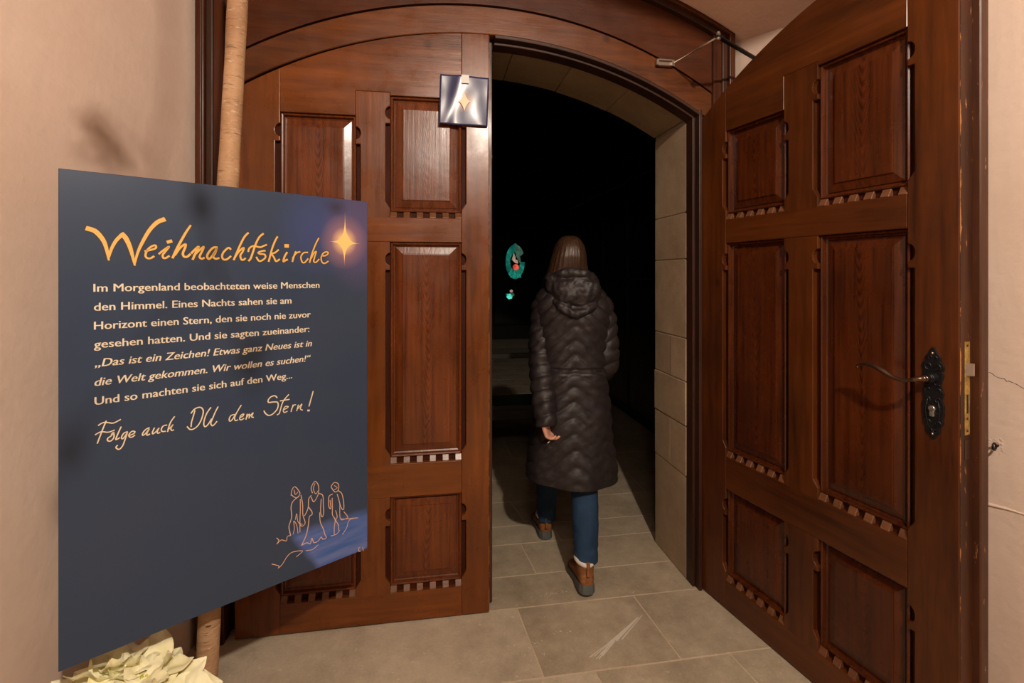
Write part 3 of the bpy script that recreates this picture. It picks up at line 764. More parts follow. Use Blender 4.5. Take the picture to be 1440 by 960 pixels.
HEADLINE = [
 ([0.0111,0.0111,0.0094,0.0077,0.0037], [(0.052,1.06),(0.067,1.054),(0.081,1.035),(0.088,1.014),(0.093,0.983)]),
 ([0.0054,0.0072,0.009], [(0.093,0.992),(0.099,1.014),(0.108,1.034),(0.12,1.049)]),
 ([0.0108,0.0108,0.009,0.004], [(0.119,1.05),(0.127,1.039),(0.136,1.014),(0.145,0.971)]),
 ([0.004,0.0072,0.009,0.0117], [(0.145,0.976),(0.151,1.004),(0.161,1.032),(0.176,1.064),(0.192,1.085),(0.207,1.094)]),
 ([0.0049], [(0.166,1.008),(0.179,1.012),(0.189,1.017),(0.188,1.024),(0.18,1.021),(0.171,1.011),(0.167,0.997),(0.171,0.99),(0.178,0.99),(0.185,0.995)]),
 ([0.005], [(0.196,1.002),(0.206,1.012),(0.218,1.022),(0.21,1.009),(0.204,0.999),(0.206,0.991),(0.212,0.992),(0.218,0.997)]),
 ([0.0086], [(0.215,1.034),(0.223,1.037)]),
 ([0.0048,0.006,0.006,0.006], [(0.267,1.082),(0.257,1.064),(0.246,1.041),(0.235,1.016),(0.226,0.992)]),
 ([0.0057], [(0.231,1.0),(0.243,1.02),(0.255,1.03),(0.254,1.02),(0.249,1.005),(0.252,0.996),(0.259,0.996),(0.266,1.003)]),
 ([0.0056], [(0.269,1.006),(0.277,1.016),(0.286,1.025),(0.28,1.01),(0.272,0.989)]),
 ([0.0053], [(0.275,1.0),(0.286,1.013),(0.298,1.025),(0.294,1.012),(0.288,0.997),(0.293,0.991),(0.299,0.994)]),
 ([0.0056], [(0.331,1.024),(0.321,1.023),(0.311,1.011),(0.306,0.999),(0.31,0.991),(0.317,0.997),(0.326,1.013),(0.33,1.023),(0.326,1.009),(0.321,0.998),(0.327,0.992),(0.335,0.994)]),
 ([0.0052], [(0.365,1.02),(0.359,1.024),(0.348,1.013),(0.343,1.001),(0.346,0.991),(0.355,0.991),(0.365,1.0)]),
 ([0.0055], [(0.411,1.07),(0.401,1.058),(0.391,1.037),(0.382,1.014),(0.373,0.99)]),
 ([0.0052], [(0.375,0.996),(0.386,1.014),(0.399,1.026),(0.396,1.014),(0.39,1.003),(0.393,0.991),(0.399,0.991),(0.403,0.995)]),
 ([0.0055], [(0.452,1.07),(0.441,1.059),(0.431,1.038),(0.423,1.012),(0.417,0.994),(0.412,0.988)]),
 ([0.005], [(0.411,1.015),(0.414,1.025),(0.425,1.032),(0.443,1.029),(0.452,1.033),(0.461,1.037)]),
 ([0.005], [(0.457,1.019),(0.449,1.018),(0.438,1.013),(0.443,1.009),(0.455,1.008),(0.458,0.999),(0.449,0.99),(0.44,0.988),(0.433,0.999)]),
 ([0.0053], [(0.492,1.063),(0.485,1.049),(0.477,1.027),(0.471,1.003),(0.467,0.987)]),
 ([0.0051], [(0.495,1.023),(0.485,1.014),(0.476,1.01),(0.482,1.0),(0.488,0.988),(0.498,0.994)]),
 ([0.0057], [(0.52,1.016),(0.513,1.003),(0.509,0.988),(0.515,0.991),(0.521,0.994)]),
 ([0.011], [(0.515,1.036),(0.523,1.036)]),
 ([0.0051], [(0.546,1.019),(0.541,1.005),(0.536,0.988)]),
 ([0.0051], [(0.537,0.998),(0.547,1.014),(0.559,1.019)]),
 ([0.0046], [(0.583,1.018),(0.57,1.016),(0.562,1.003),(0.566,0.987),(0.574,0.986),(0.584,0.998)]),
 ([0.0046], [(0.618,1.065),(0.608,1.045),(0.596,1.013),(0.589,0.986)]),
 ([0.0044], [(0.594,0.999),(0.602,1.015),(0.61,1.022),(0.605,1.004),(0.602,0.99),(0.609,0.987),(0.619,0.997)]),
 ([0.0046], [(0.626,1.009),(0.639,1.009),(0.649,1.017),(0.644,1.022),(0.633,1.017),(0.626,1.004),(0.628,0.989),(0.637,0.984),(0.649,0.991)]),
]
SLOGAN = [
 ([0.0029], [(0.088,0.581),(0.081,0.561),(0.076,0.545),(0.071,0.529)]),
 ([0.0029], [(0.073,0.573),(0.082,0.578),(0.092,0.576),(0.102,0.573),(0.116,0.579)]),
 ([0.0027], [(0.067,0.551),(0.078,0.556),(0.092,0.552),(0.104,0.555)]),
 ([0.0029], [(0.103,0.55),(0.098,0.542),(0.091,0.537),(0.091,0.531),(0.097,0.529),(0.103,0.537),(0.102,0.549),(0.098,0.545)]),
 ([0.003], [(0.117,0.56),(0.112,0.547),(0.107,0.533),(0.108,0.53),(0.114,0.533)]),
 ([0.0029], [(0.13,0.545),(0.123,0.543),(0.118,0.534),(0.12,0.529),(0.126,0.536),(0.13,0.544),(0.125,0.526),(0.12,0.511),(0.113,0.504),(0.107,0.51),(0.11,0.515)]),
 ([0.0029], [(0.132,0.534),(0.142,0.537),(0.145,0.542),(0.139,0.544),(0.133,0.537),(0.134,0.531),(0.139,0.529),(0.145,0.533)]),
 ([0.003], [(0.175,0.546),(0.168,0.543),(0.162,0.536),(0.161,0.529),(0.167,0.532),(0.175,0.543),(0.17,0.532),(0.171,0.527),(0.176,0.529)]),
 ([0.003], [(0.186,0.543),(0.182,0.533),(0.183,0.528),(0.19,0.533),(0.196,0.541),(0.192,0.531),(0.194,0.527),(0.198,0.529)]),
 ([0.003], [(0.213,0.545),(0.205,0.544),(0.201,0.536),(0.203,0.53),(0.21,0.529)]),
 ([0.003], [(0.23,0.564),(0.222,0.552),(0.217,0.538),(0.215,0.527)]),
 ([0.003], [(0.217,0.533),(0.224,0.54),(0.227,0.543),(0.222,0.535),(0.224,0.528),(0.228,0.529)]),
 ([0.003], [(0.277,0.572),(0.273,0.556),(0.269,0.541),(0.268,0.529)]),
 ([0.0032], [(0.268,0.566),(0.275,0.575),(0.285,0.579),(0.293,0.576),(0.297,0.565),(0.293,0.546),(0.285,0.53),(0.275,0.522),(0.266,0.522),(0.259,0.531)]),
 ([0.0032], [(0.315,0.573),(0.306,0.56),(0.3,0.544),(0.298,0.529),(0.302,0.522),(0.309,0.528),(0.317,0.541)]),
 ([0.0032], [(0.333,0.572),(0.326,0.558),(0.319,0.54),(0.315,0.529),(0.319,0.521),(0.324,0.524),(0.33,0.531)]),
 ([0.003], [(0.375,0.542),(0.366,0.541),(0.361,0.532),(0.363,0.525),(0.369,0.529),(0.38,0.546),(0.392,0.566)]),
 ([0.0032], [(0.38,0.546),(0.375,0.533),(0.377,0.524),(0.383,0.525)]),
 ([0.0032], [(0.388,0.53),(0.396,0.533),(0.399,0.539),(0.392,0.537),(0.388,0.528),(0.392,0.523),(0.399,0.526)]),
 ([0.0032], [(0.408,0.537),(0.405,0.522)]),
 ([0.0032], [(0.407,0.528),(0.414,0.536),(0.413,0.524)]),
 ([0.0032], [(0.414,0.528),(0.424,0.538),(0.42,0.527),(0.425,0.524)]),
 ([0.0035], [(0.491,0.571),(0.485,0.578),(0.474,0.577),(0.466,0.569),(0.467,0.561),(0.48,0.56),(0.492,0.557),(0.494,0.545),(0.489,0.533),(0.477,0.523),(0.466,0.522),(0.457,0.531),(0.454,0.538)]),
 ([0.0033], [(0.525,0.575),(0.513,0.563),(0.506,0.551),(0.501,0.534),(0.497,0.522),(0.491,0.519)]),
 ([0.0033], [(0.5,0.56),(0.512,0.56),(0.527,0.56)]),
 ([0.0029], [(0.51,0.531),(0.519,0.534),(0.524,0.538),(0.515,0.54),(0.509,0.53),(0.512,0.522),(0.521,0.524)]),
 ([0.0031], [(0.538,0.541),(0.532,0.521)]),
 ([0.0031], [(0.533,0.528),(0.54,0.539),(0.546,0.54)]),
 ([0.0031], [(0.554,0.538),(0.549,0.52)]),
 ([0.0031], [(0.551,0.525),(0.565,0.539),(0.56,0.525),(0.567,0.519)]),
 ([0.0037], [(0.6,0.573),(0.594,0.552),(0.587,0.528)]),
 ([0.0055], [(0.583,0.515),(0.588,0.514)]),
]
FIGURES = [
 ([0.002], [(0.532,0.26),(0.535,0.277),(0.543,0.284),(0.553,0.272),(0.559,0.257),(0.549,0.248),(0.537,0.257),(0.532,0.265)]),
 ([0.0018], [(0.541,0.275),(0.545,0.259),(0.553,0.265)]),
 ([0.0024], [(0.556,0.25),(0.538,0.24),(0.532,0.223),(0.534,0.193),(0.526,0.167),(0.528,0.15),(0.531,0.136)]),
 ([0.0021], [(0.562,0.252),(0.567,0.222),(0.568,0.188),(0.575,0.16),(0.565,0.153),(0.556,0.166)]),
 ([0.0021], [(0.56,0.24),(0.56,0.207),(0.559,0.175),(0.559,0.136)]),
 ([0.0018], [(0.538,0.137),(0.542,0.155),(0.54,0.178),(0.549,0.162),(0.553,0.135)]),
 ([0.0018], [(0.545,0.18),(0.549,0.198),(0.553,0.171),(0.567,0.158)]),
 ([0.002], [(0.531,0.136),(0.521,0.136),(0.518,0.124),(0.503,0.132),(0.49,0.124),(0.496,0.133),(0.49,0.143)]),
 ([0.0022], [(0.598,0.248),(0.594,0.266),(0.606,0.283),(0.617,0.266),(0.617,0.242),(0.609,0.225),(0.601,0.219),(0.594,0.236)]),
 ([0.0018], [(0.606,0.276),(0.601,0.261),(0.608,0.242),(0.616,0.25)]),
 ([0.0024], [(0.594,0.241),(0.586,0.232),(0.585,0.209),(0.58,0.194),(0.573,0.183)]),
 ([0.0025], [(0.586,0.206),(0.596,0.189),(0.596,0.179),(0.588,0.175),(0.585,0.15),(0.578,0.119),(0.564,0.093)]),
 ([0.0025], [(0.619,0.24),(0.631,0.23),(0.633,0.201),(0.634,0.173),(0.629,0.161),(0.624,0.18),(0.626,0.22)]),
 ([0.0023], [(0.621,0.178),(0.623,0.147),(0.633,0.12),(0.638,0.101),(0.643,0.089),(0.631,0.088),(0.626,0.097),(0.617,0.088),(0.603,0.087),(0.596,0.104),(0.591,0.088),(0.58,0.095),(0.564,0.093)]),
 ([0.0024], [(0.658,0.251),(0.669,0.261),(0.683,0.252),(0.683,0.233),(0.672,0.229),(0.662,0.243),(0.658,0.251)]),
 ([0.0018], [(0.669,0.251),(0.679,0.241),(0.669,0.237)]),
 ([0.0026], [(0.663,0.225),(0.651,0.219),(0.651,0.188),(0.658,0.179),(0.655,0.207)]),
 ([0.0025], [(0.683,0.23),(0.695,0.216),(0.701,0.186),(0.701,0.162),(0.692,0.172),(0.683,0.206),(0.679,0.22)]),
 ([0.0024], [(0.662,0.212),(0.663,0.177),(0.663,0.157),(0.672,0.137),(0.669,0.114),(0.669,0.09)]),
 ([0.0023], [(0.674,0.167),(0.679,0.145),(0.674,0.136),(0.683,0.116),(0.684,0.098)]),
 ([0.0021], [(0.688,0.187),(0.69,0.134),(0.711,0.129),(0.715,0.133),(0.702,0.154)]),
 ([0.0021], [(0.69,0.134),(0.708,0.128),(0.752,0.117),(0.722,0.12),(0.711,0.096),(0.697,0.08)]),
 ([0.0021], [(0.688,0.097),(0.676,0.088),(0.657,0.089)]),
 ([0.002], [(0.476,0.069),(0.496,0.055),(0.494,0.049),(0.506,0.056),(0.521,0.075),(0.537,0.082),(0.567,0.074),(0.548,0.063)]),
 ([0.0021], [(0.578,0.071),(0.598,0.067),(0.616,0.075)]),
 ([0.0024], [(0.759,0.013),(0.754,0.012),(0.755,0.002),(0.761,0.0)]),
 ([0.0024], [(0.769,0.01),(0.771,-0.003)]),
 ([0.0024], [(0.776,0.009),(0.771,0.004)]),
]

def lettering(name, data, mat, border, lab=None):
    if border > 0:
        bm = bmesh.new()
        for i, (ws, P) in enumerate(data): ribbon(bm, P, ws, -0.00025 - i * 2e-6, border)
        mesh_obj(name + '_outline', bm, outl, board)
    bm = bmesh.new()
    for i, (ws, P) in enumerate(data): ribbon(bm, P, ws, -0.0005 - i * 4e-6)
    return tag(mesh_obj(name, bm, mat, board), lab)
lettering('headline', HEADLINE, gold, 0.0016, 'gold handwritten word Weihnachtskirche')
lettering('slogan', SLOGAN, cream, 0.0010, 'cream handwritten line Folge auch DU dem Stern!')
for a_, b_, nm_, lb_ in ((0, 7, 'drawn_figure', 'peach outline of the left robed figure'), (8, 13, 'drawn_figure', 'peach outline of the tall middle figure in a long robe'), (13, 19, 'drawn_figure', 'peach outline of the right figure with turban'), (7, 8, 'path_line', None), (19, 20, 'path_line', None), (20, 21, 'path_line', None), (21, 22, 'path_line', None), (22, 23, 'path_line', None), (23, 24, 'path_line', None), (24, 25, 'initial', None), (25, 27, 'initial', None)):
    lettering(nm_, FIGURES[a_:b_], peach, 0.0, lb_)
bm = bmesh.new()      # four-pointed star
def star_poly(cu, cv, up, dn, lf, rt, w):
    P = []
    for k in range(48):
        q = 2 * PI * k / 48
        c_, s_ = math.cos(q), math.sin(q)
        ax = rt[0] if c_ > 0 else -lf[0]; az = up[1] if s_ > 0 else -dn[1]
        P.append((cu + math.copysign(abs(c_) ** w, c_) * ax + up[0] * max(0, s_), cv + math.copysign(abs(s_) ** w, s_) * az + (rt[1] if c_ > 0 else lf[1]) * abs(c_)))
    return P
sp_ = star_poly(0.7035, 1.057, (0.0025, 0.103), (0.0005, -0.088), (-0.054, -0.001), (0.058, -0.004), 4.8)
vs = [bm.verts.new((x, -0.0006, z)) for x, z in sp_]; c_ = bm.verts.new((0.7035, -0.0006, 1.057))
for i in range(len(vs)): bm.faces.new([vs[i], vs[(i + 1) % len(vs)], c_])
mesh_obj('printed_star', bm, plain('printed_star_yellow', (0.95, 0.60, 0.20), 0.5), board)
def text_line(txt, u0, v0, u1, cap, shear=0.0, name='text_line', mat=cream, bold=0.0, parent=None, y=-0.0005):
    cu = bpy.data.curves.new('txt', 'FONT'); cu.body = txt; cu.size = 1.0; cu.offset = bold; cu.shear = shear; cu.resolution_u = 3
    to = bpy.data.objects.new('txt', cu); COL.objects.link(to)
    bpy.context.view_layer.update()
    dg = bpy.context.evaluated_depsgraph_get()
    me = bpy.data.meshes.new_from_object(to.evaluated_get(dg))
    COL.objects.unlink(to); bpy.data.objects.remove(to); bpy.data.curves.remove(cu)
    xs = [v.co.x for v in me.vertices]; x0, x1 = min(xs), max(xs)
    sx = (u1 - u0) / (x1 - x0); sz = cap / 0.72
    for v_ in me.vertices:
        v_.co = Vector((u0 + (v_.co.x - x0) * sx, y, v0 + v_.co.y * sz))
    bm = bmesh.new(); bm.from_mesh(me); g0 = bm.verts[:] + bm.edges[:] + bm.faces[:]
    for dx_ in (-0.0005, 0.0005):
        r = bmesh.ops.duplicate(bm, geom=g0)
        for v_ in r['geom']:
            if isinstance(v_, bmesh.types.BMVert): v_.co.x += dx_; v_.co.y -= 0.00003 * (1 if dx_ < 0 else 2)
    bm.to_mesh(me); bm.free()
    me.materials.clear(); me.materials.append(mat)
    o = bpy.data.objects.new(name, me); link(o, parent or board)
    return o
for txt, u0, u1, v0, sh in (
    ('Im Morgenland beobachteten weise Menschen', 0.064, 0.620, 0.9045, 0),
    ('den Himmel. Eines Nachts sahen sie am', 0.065, 0.533, 0.8575, 0),
    ('Horizont einen Stern, den sie noch nie zuvor', 0.065, 0.592, 0.8110, 0),
    ('gesehen hatten. Und sie sagten zueinander:', 0.065, 0.588, 0.7650, 0),
    ('\u201eDas ist ein Zeichen! Etwas ganz Neues ist in', 0.066, 0.596, 0.7185, 0.22),
    ('die Welt gekommen. Wir wollen es suchen!\u201c', 0.066, 0.592, 0.6715, 0.22),
    ('Und so machten sie sich auf den Weg...', 0.066, 0.535, 0.6245, 0)):
    text_line(txt, u0, v0, u1, 0.0205, sh)

# birch pole behind the board
def birch_mat():
    n = NT('birch_bark'); v = n.coords((1, 1, 1), rand=False)
    big = n.noise(v, 6, 4)
    c = n.ramp(big, [(0.3, (0.30, 0.165, 0.085)), (0.55, (0.42, 0.25, 0.135)), (0.8, (0.56, 0.39, 0.24))])
    lent = n.noise(n.n('ShaderNodeMapping', {'Vector': v, 'Scale': (1, 1, 9)}).outputs[0], 16, 3, 0.6)
    c = n.mix(n.ramp(lent, [(0.60, 0.0), (0.68, 0.75)]), c, (0.13, 0.075, 0.04))
    pl_ = n.noise(n.n('ShaderNodeMapping', {'Vector': v, 'Scale': (1, 1, 3)}).outputs[0], 30, 4, 0.7)
    c = n.mix(n.ramp(pl_, [(0.58, 0.0), (0.72, 0.7)]), c, (0.66, 0.50, 0.37))
    c = n.mix(n.ramp(n.noise(v, 70, 4, 0.7), [(0.60, 0.0), (0.70, 0.55)]), c, (0.20, 0.11, 0.06))
    n.set(col=c, rough=0.62, spec=0.3); n.bump(n.math('ADD', lent, pl_), 0.5, 0.004)
    return n.m
pole = empty('birch_pole', (-0.912, 1.478, 0)); tag(pole, 'leaning birch trunk pole with bark standing on floor behind blue sign', 'pole')
bm = bmesh.new(); rings = []
def pole_x(z): return -0.8273 + (z - 2.287) * 0.0477
zs = linspace(0.0, 2.62, 90)
for z_ in zs:
    cx_ = pole_x(z_) + 0.912 + 0.0035 * math.sin(z_ * 3.1 + 1) ; cy_ = 0.004 * math.sin(z_ * 2.3)
    rr_ = 0.0305 - 0.0012 * z_ + 0.0016 * noise.noise(Vector((z_ * 6, 3, 1)))
    rings.append([(cx_ + math.cos(q) * (rr_ + 0.0012 * noise.noise(Vector((math.cos(q) * 2, math.sin(q) * 2, z_ * 9)))), cy_ + math.sin(q) * rr_, z_) for q in [2 * PI * k / 22 for k in range(22)]])
loft(bm, rings)
mesh_obj('trunk', bm, birch_mat(), pole, smooth=True)
dk = plain('dark_knot', (0.05, 0.03, 0.02), 0.8)
for z_, aq in ((2.25, -80), (2.22, -110), (1.98, -120), (1.90, -60), (1.79, -105), (2.07, -70), (2.13, -125), (0.42, -60), (0.30, -95), (1.76, -75)):
    q = R(aq); bm = bmesh.new(); ball(bm, (pole_x(z_) + 0.912 + 0.003 + math.cos(q) * 0.0265, math.sin(q) * 0.0265, z_), 0.007, 10, 6, (1.1, 0.5, 0.35), Matrix.Rotation(q + PI / 2, 3, 'Z')); mesh_obj('knot', bm, dk, pole, smooth=True)
bm = bmesh.new(); tube(bm, [(0, 0, 0.0), (0, 0, 0.012)], 0.07, 24); mesh_obj('foot_plate', bm, M['iron'], pole)
# clamps between board and pole (parts of the sign)
for z_ in (0.25, 0.95):
    bm = bmesh.new(); zz_ = z_ + 0.515; lx = pole_x(zz_) + 1.08; ly = 1.478 - 1.168
    px_ = lx * math.cos(SA) + ly * math.sin(SA); py_ = -lx * math.sin(SA) + ly * math.cos(SA)
    box(bm, px_ - 0.05, px_ + 0.05, 0.0095, py_ - 0.030, z_ - 0.02, z_ + 0.02)
    mesh_obj('clamp', bm, M['steel'], sign, bevel=0.002)

# ================================================================== POSTER ON THE LEFT LEAF
poster = empty('small_poster', wp(0.912, -0.004, 2.204), A); tag(poster, 'small square glossy dark blue poster with orange star taped to left door', 'poster')
def poster_mat():
    n = NT('laminated_night_blue'); tc = n.n('ShaderNodeTexCoord').outputs['Object']
    s = n.n('ShaderNodeSeparateXYZ', {0: tc}); u = n.math('SUBTRACT', s.outputs[0], 0.0); v = n.math('SUBTRACT', s.outputs[2], -0.004)
    r_ = n.math('SQRT', n.math('ADD', n.math('MULTIPLY', u, u), n.math('MULTIPLY', v, v)))
    c = n.mix(n.ramp(n.math('MULTIPLY', r_, 20.0), [(0.0, 1.0), (0.55, 0.4), (1.0, 0.0)]), (0.018, 0.022, 0.085), (0.45, 0.20, 0.08))
    n.set(col=c, rough=0.38, spec=0.5, coat=0.5, coatr=0.24)
    return n.m
PM = poster_mat()
bm = bmesh.new(); g = []
N_ = 28
for i in range(N_ + 1):
    row = []
    for j in range(N_ + 1):
        u_ = -0.1035 + 0.207 * i / N_; v_ = -0.105 + 0.210 * j / N_
        w = 0.0045 * math.sin(u_ * 34 + v_ * 9 + 0.4) * (1 - 0.5 * (v_ + 0.105) / 0.21) + 0.003 * noise.noise(Vector((u_ * 14, v_ * 10, 2.2)))
        w += 0.004 * math.exp(-((u_ + 0.045 - v_ * 0.25) / 0.022) ** 2)
        row.append(bm.verts.new((u_ - 0.011 * v_ / 0.2 * 0.0 + 0.006 * v_ / 0.2, -0.0075 - w, v_ - u_ * 0.02)))
    g.append(row)
for i in range(N_):
    for j in range(N_): bm.faces.new([g[i][j], g[i + 1][j], g[i + 1][j + 1], g[i][j + 1]])
sheet = mesh_obj('sheet', bm, PM, poster, smooth=True)
so_ = sheet.modifiers.new('thickness', 'SOLIDIFY'); so_.thickness = 0.0006; so_.offset = 1
bm = bmesh.new(); sp_ = star_poly(0.0, -0.006, (0.001, 0.040), (0, -0.044), (-0.028, 0), (0.028, 0), 3.0)
vs = [bm.verts.new((x, -0.0155, z)) for x, z in sp_]; bm.faces.new(vs)
vs2 = [bm.verts.new((x, -0.0150, z)) for x, z in sp_]; bm.faces.new(vs2[::-1])
mesh_obj('printed_star', bm, plain('printed_orange', (0.75, 0.33, 0.10), 0.35), poster)
bm = bmesh.new(); box(bm, -0.012, 0.020, -0.0175, -0.0165, 0.070, 0.104); box(bm, -0.012, 0.020, -0.017, -0.002, 0.103, 0.106)
mesh_obj('adhesive_pad', bm, plain('white_tape', (0.62, 0.62, 0.60), 0.5), poster, bevel=0.0004)

# ================================================================== PERSON WALKING INTO THE CHURCH
PO = Vector((0.27, 2.45, 0.0))
person = empty('person', PO); tag(person, 'person seen from behind in long dark quilted hooded coat, jeans and brown boots, walking inside', 'person')
def W_(x, y, z): return Vector((x - PO.x, y - PO.y, z))
skin = NT('skin'); skin.set(col=(0.60, 0.30, 0.21), rough=0.5, sss=0.0); skin = skin.m
def ell(c, rx, ry, n=24, rot=0.0):
    out = []
    for k in range(n):
        q = 2 * PI * k / n
        x, y = math.cos(q) * rx, math.sin(q) * ry
        out.append(Vector((c[0] + x * math.cos(rot) - y * math.sin(rot), c[1] + x * math.sin(rot) + y * math.cos(rot), c[2])))
    return out
# ---- one continuous body
bm = bmesh.new()
loft(bm, [ell(W_(.295, 2.47, z), rx, ry) for z, rx, ry in ((0.80, .10, .08), (0.86, .155, .105), (0.95, .150, .10), (1.08, .125, .09), (1.22, .140, .10), (1.33, .145, .090), (1.38, .11, .075), (1.43, .06, .055), (1.47, .052, .052), (1.52, .05, .05))])
ball(bm, W_(.288, 2.475, 1.535), 0.105, 24, 16, (0.70, 0.88, 0.98))      # skull
ball(bm, W_(.285, 2.505, 1.505), 0.075, 20, 12, (0.78, 0.80, 1.05))     # jaw and face
ball(bm, W_(.282, 2.571, 1.518), 0.014, 10, 8, (0.7, 1.0, 1.5))         # nose
ball(bm, W_(.282, 2.560, 1.482), 0.016, 10, 8, (1.4, 0.5, 0.45))        # mouth
for sx in (-1, 1): ball(bm, W_(.288 + sx * .076, 2.478, 1.525), 0.022, 10, 8, (0.35, 0.7, 1.3))   # ears
def limb(pts, rad, n=16): tube(bm, smooth_pts([W_(*p) for p in pts], 4), [rad[min(int(i / 4), len(rad) - 1)] * (1 - (i % 4) / 4) + rad[min(int(i / 4) + 1, len(rad) - 1)] * ((i % 4) / 4) for i in range((len(pts) - 1) * 4 + 1)], n)
limb([(.37, 2.49, .90), (.365, 2.46, .70), (.352, 2.42, .49), (.347, 2.33, .30), (.343, 2.272, .13)], [.085, .078, .055, .050, .028])
limb([(.22, 2.50, .90), (.205, 2.60, .70), (.198, 2.695, .49), (.195, 2.72, .30), (.190, 2.745, .10)], [.085, .078, .055, .050, .028])
limb([(.343, 2.26, .085), (.345, 2.32, .06), (.350, 2.42, .035)], [.026, .026, .020])
limb([(.190, 2.735, .055), (.183, 2.80, .045), (.175, 2.90, .030)], [.026, .026, .020])
limb([(.215, 2.46, 1.34), (.165, 2.452, 1.22), (.148, 2.430, 1.05), (.152, 2.36, .90), (.158, 2.30, .79), (.160, 2.29, .755)], [.046, .043, .037, .033, .025, .025])
limb([(.390, 2.465, 1.34), (.447, 2.46, 1.22), (.467, 2.457, 1.06), (.467, 2.50, .99), (.44, 2.65, 1.035), (.42, 2.72, 1.07)], [.046, .043, .037, .033, .025, .024])
# hands: palm, four unequal bent fingers, thumb from the side
HS = 0.86
def hand(wr, dn, sd, bk, curl):
    """wr wrist, dn direction of the fingers, sd thumb side, bk back of the hand"""
    dn, sd, bk = dn.normalized(), sd.normalized(), bk.normalized()
    def T_(pts, rad, n=8): tube(bm, [wr + (p - wr) * HS for p in pts], [r * HS for r in rad], n)
    for k in range(4):
        o = wr + sd * (0.024 - 0.0155 * k)
        base = wr + dn * (0.076 - abs(k - 1.2) * 0.003) + sd * (0.029 - 0.0192 * k)
        T_([o - dn * 0.03, (o + base) / 2, base], [0.012, 0.0135, 0.0105])
        L_ = (0.070, 0.078, 0.072, 0.056)[k]; p = base; ang = 0.25; P = [p]
        for f_ in (0.45, 0.31, 0.24):
            ang += curl + 0.05 * k
            d = dn * math.cos(ang) - bk * math.sin(ang)
            p = p + d * L_ * f_; P.append(p)
        T_(smooth_pts(P, 3), [0.0098 - 0.0003 * i for i in range(10)])
        ball(bm, wr + (P[-1] - wr) * HS, 0.0068, 8, 6)
    tb = wr + sd * 0.026 + dn * 0.012
    P = [tb, tb + (sd * 0.7 + dn * 0.8 - bk * 0.3).normalized() * 0.036, tb + (sd * 0.45 + dn * 1.0 - bk * 0.5).normalized() * 0.066, tb + (sd * 0.25 + dn * 1.1 - bk * 0.6).normalized() * 0.088]
    T_(smooth_pts(P, 3), [0.0130, 0.0125, 0.012, 0.0115, 0.011, 0.0105, 0.010, 0.0095, 0.009, 0.0085])
hand(W_(.150, 2.290, .775), Vector((0.30, 0.02, -0.95)), Vector((0.35, 0.93, 0.10)), Vector((-0.93, -0.33, -0.20)), 0.42)
hand(W_(.42, 2.715, 1.07), Vector((-0.3, 0.9, 0.1)), Vector((-0.3, 0.0, 0.9)), Vector((0.9, 0.3, 0.1)), 0.4)
body = mesh_obj('body', bm, skin, person, smooth=True)
rm = body.modifiers.new('fuse', 'REMESH'); rm.mode = 'VOXEL'; rm.voxel_size = 0.004; rm.use_smooth_shade = True
sm = body.modifiers.new('soften', 'SMOOTH'); sm.iterations = 3; sm.factor = 0.5
for sx in (-1, 1):
    bm = bmesh.new(); ball(bm, W_(.284 + sx * .030, 2.556, 1.532), 0.0115, 12, 8); mesh_obj('eye', bm, plain('eye_white', (0.5, 0.5, 0.5), 0.2), person, smooth=True)
ring_ = bmesh.new(); tube(ring_, [(math.cos(q) * 0.0105, 0, math.sin(q) * 0.0105) for q in linspace(0, 2 * PI, 18)], 0.0016, 6, False)
bmesh.ops.transform(ring_, matrix=Matrix.Translation(W_(.168, 2.262, .690)) @ Vector((0.62, -0.15, -0.72)).to_track_quat('Y', 'Z').to_matrix().to_4x4(), verts=ring_.verts)
mesh_obj('finger_ring', ring_, M['nickel'], person, smooth=True)

# ---- quilted coat
def coat_mat():
    n = NT('dark_quilted_nylon'); v = n.coords((1, 1, 1), rand=False)
    w = n.noise(v, 26, 5, 0.65, 1.2)
    n.set(col=n.mix(n.ramp(w, [(0.3, 0.0), (0.7, 1.0)]), (0.0115, 0.0080, 0.0090), (0.018, 0.0128, 0.0142)), rough=0.52, spec=0.45, sheen=0.0)
    n.bump(w, 0.35, 0.008)
    return n.m
M['coat'] = coat_mat()
def puff(q, p, pw=0.55):
    return abs(math.sin(PI * q / p)) ** pw
prof = [  # z, centre x, centre y, half width, half depth
 (0.470, .298, 2.460, .221, .185), (0.56, .297, 2.462, .214, .178), (0.68, .296, 2.464, .200, .166), (0.80, .296, 2.466, .188, .155),
 (0.92, .300, 2.468, .176, .142), (1.02, .303, 2.468, .170, .135), (1.14, .302, 2.466, .178, .138), (1.26, .300, 2.462, .186, .140), (1.34, .298, 2.460, .178, .128),
 (1.385, .296, 2.460, .145, .108), (1.415, .294, 2.460, .105, .088), (1.44, .292, 2.460, .080, .075)]
def cr(vals, f):
    i = min(int(f), len(vals) - 2); t = f - i
    a, b, c, d = vals[max(i - 1, 0)], vals[i], vals[i + 1], vals[min(i + 2, len(vals) - 1)]
    return [0.5 * (2 * y + (z - x) * t + (2 * x - 5 * y + 4 * z - w) * t * t + (3 * y - x - 3 * z + w) * t ** 3) for x, y, z, w in zip(a, b, c, d)]
bm = bmesh.new(); rings = []
NR, NS = 230, 150
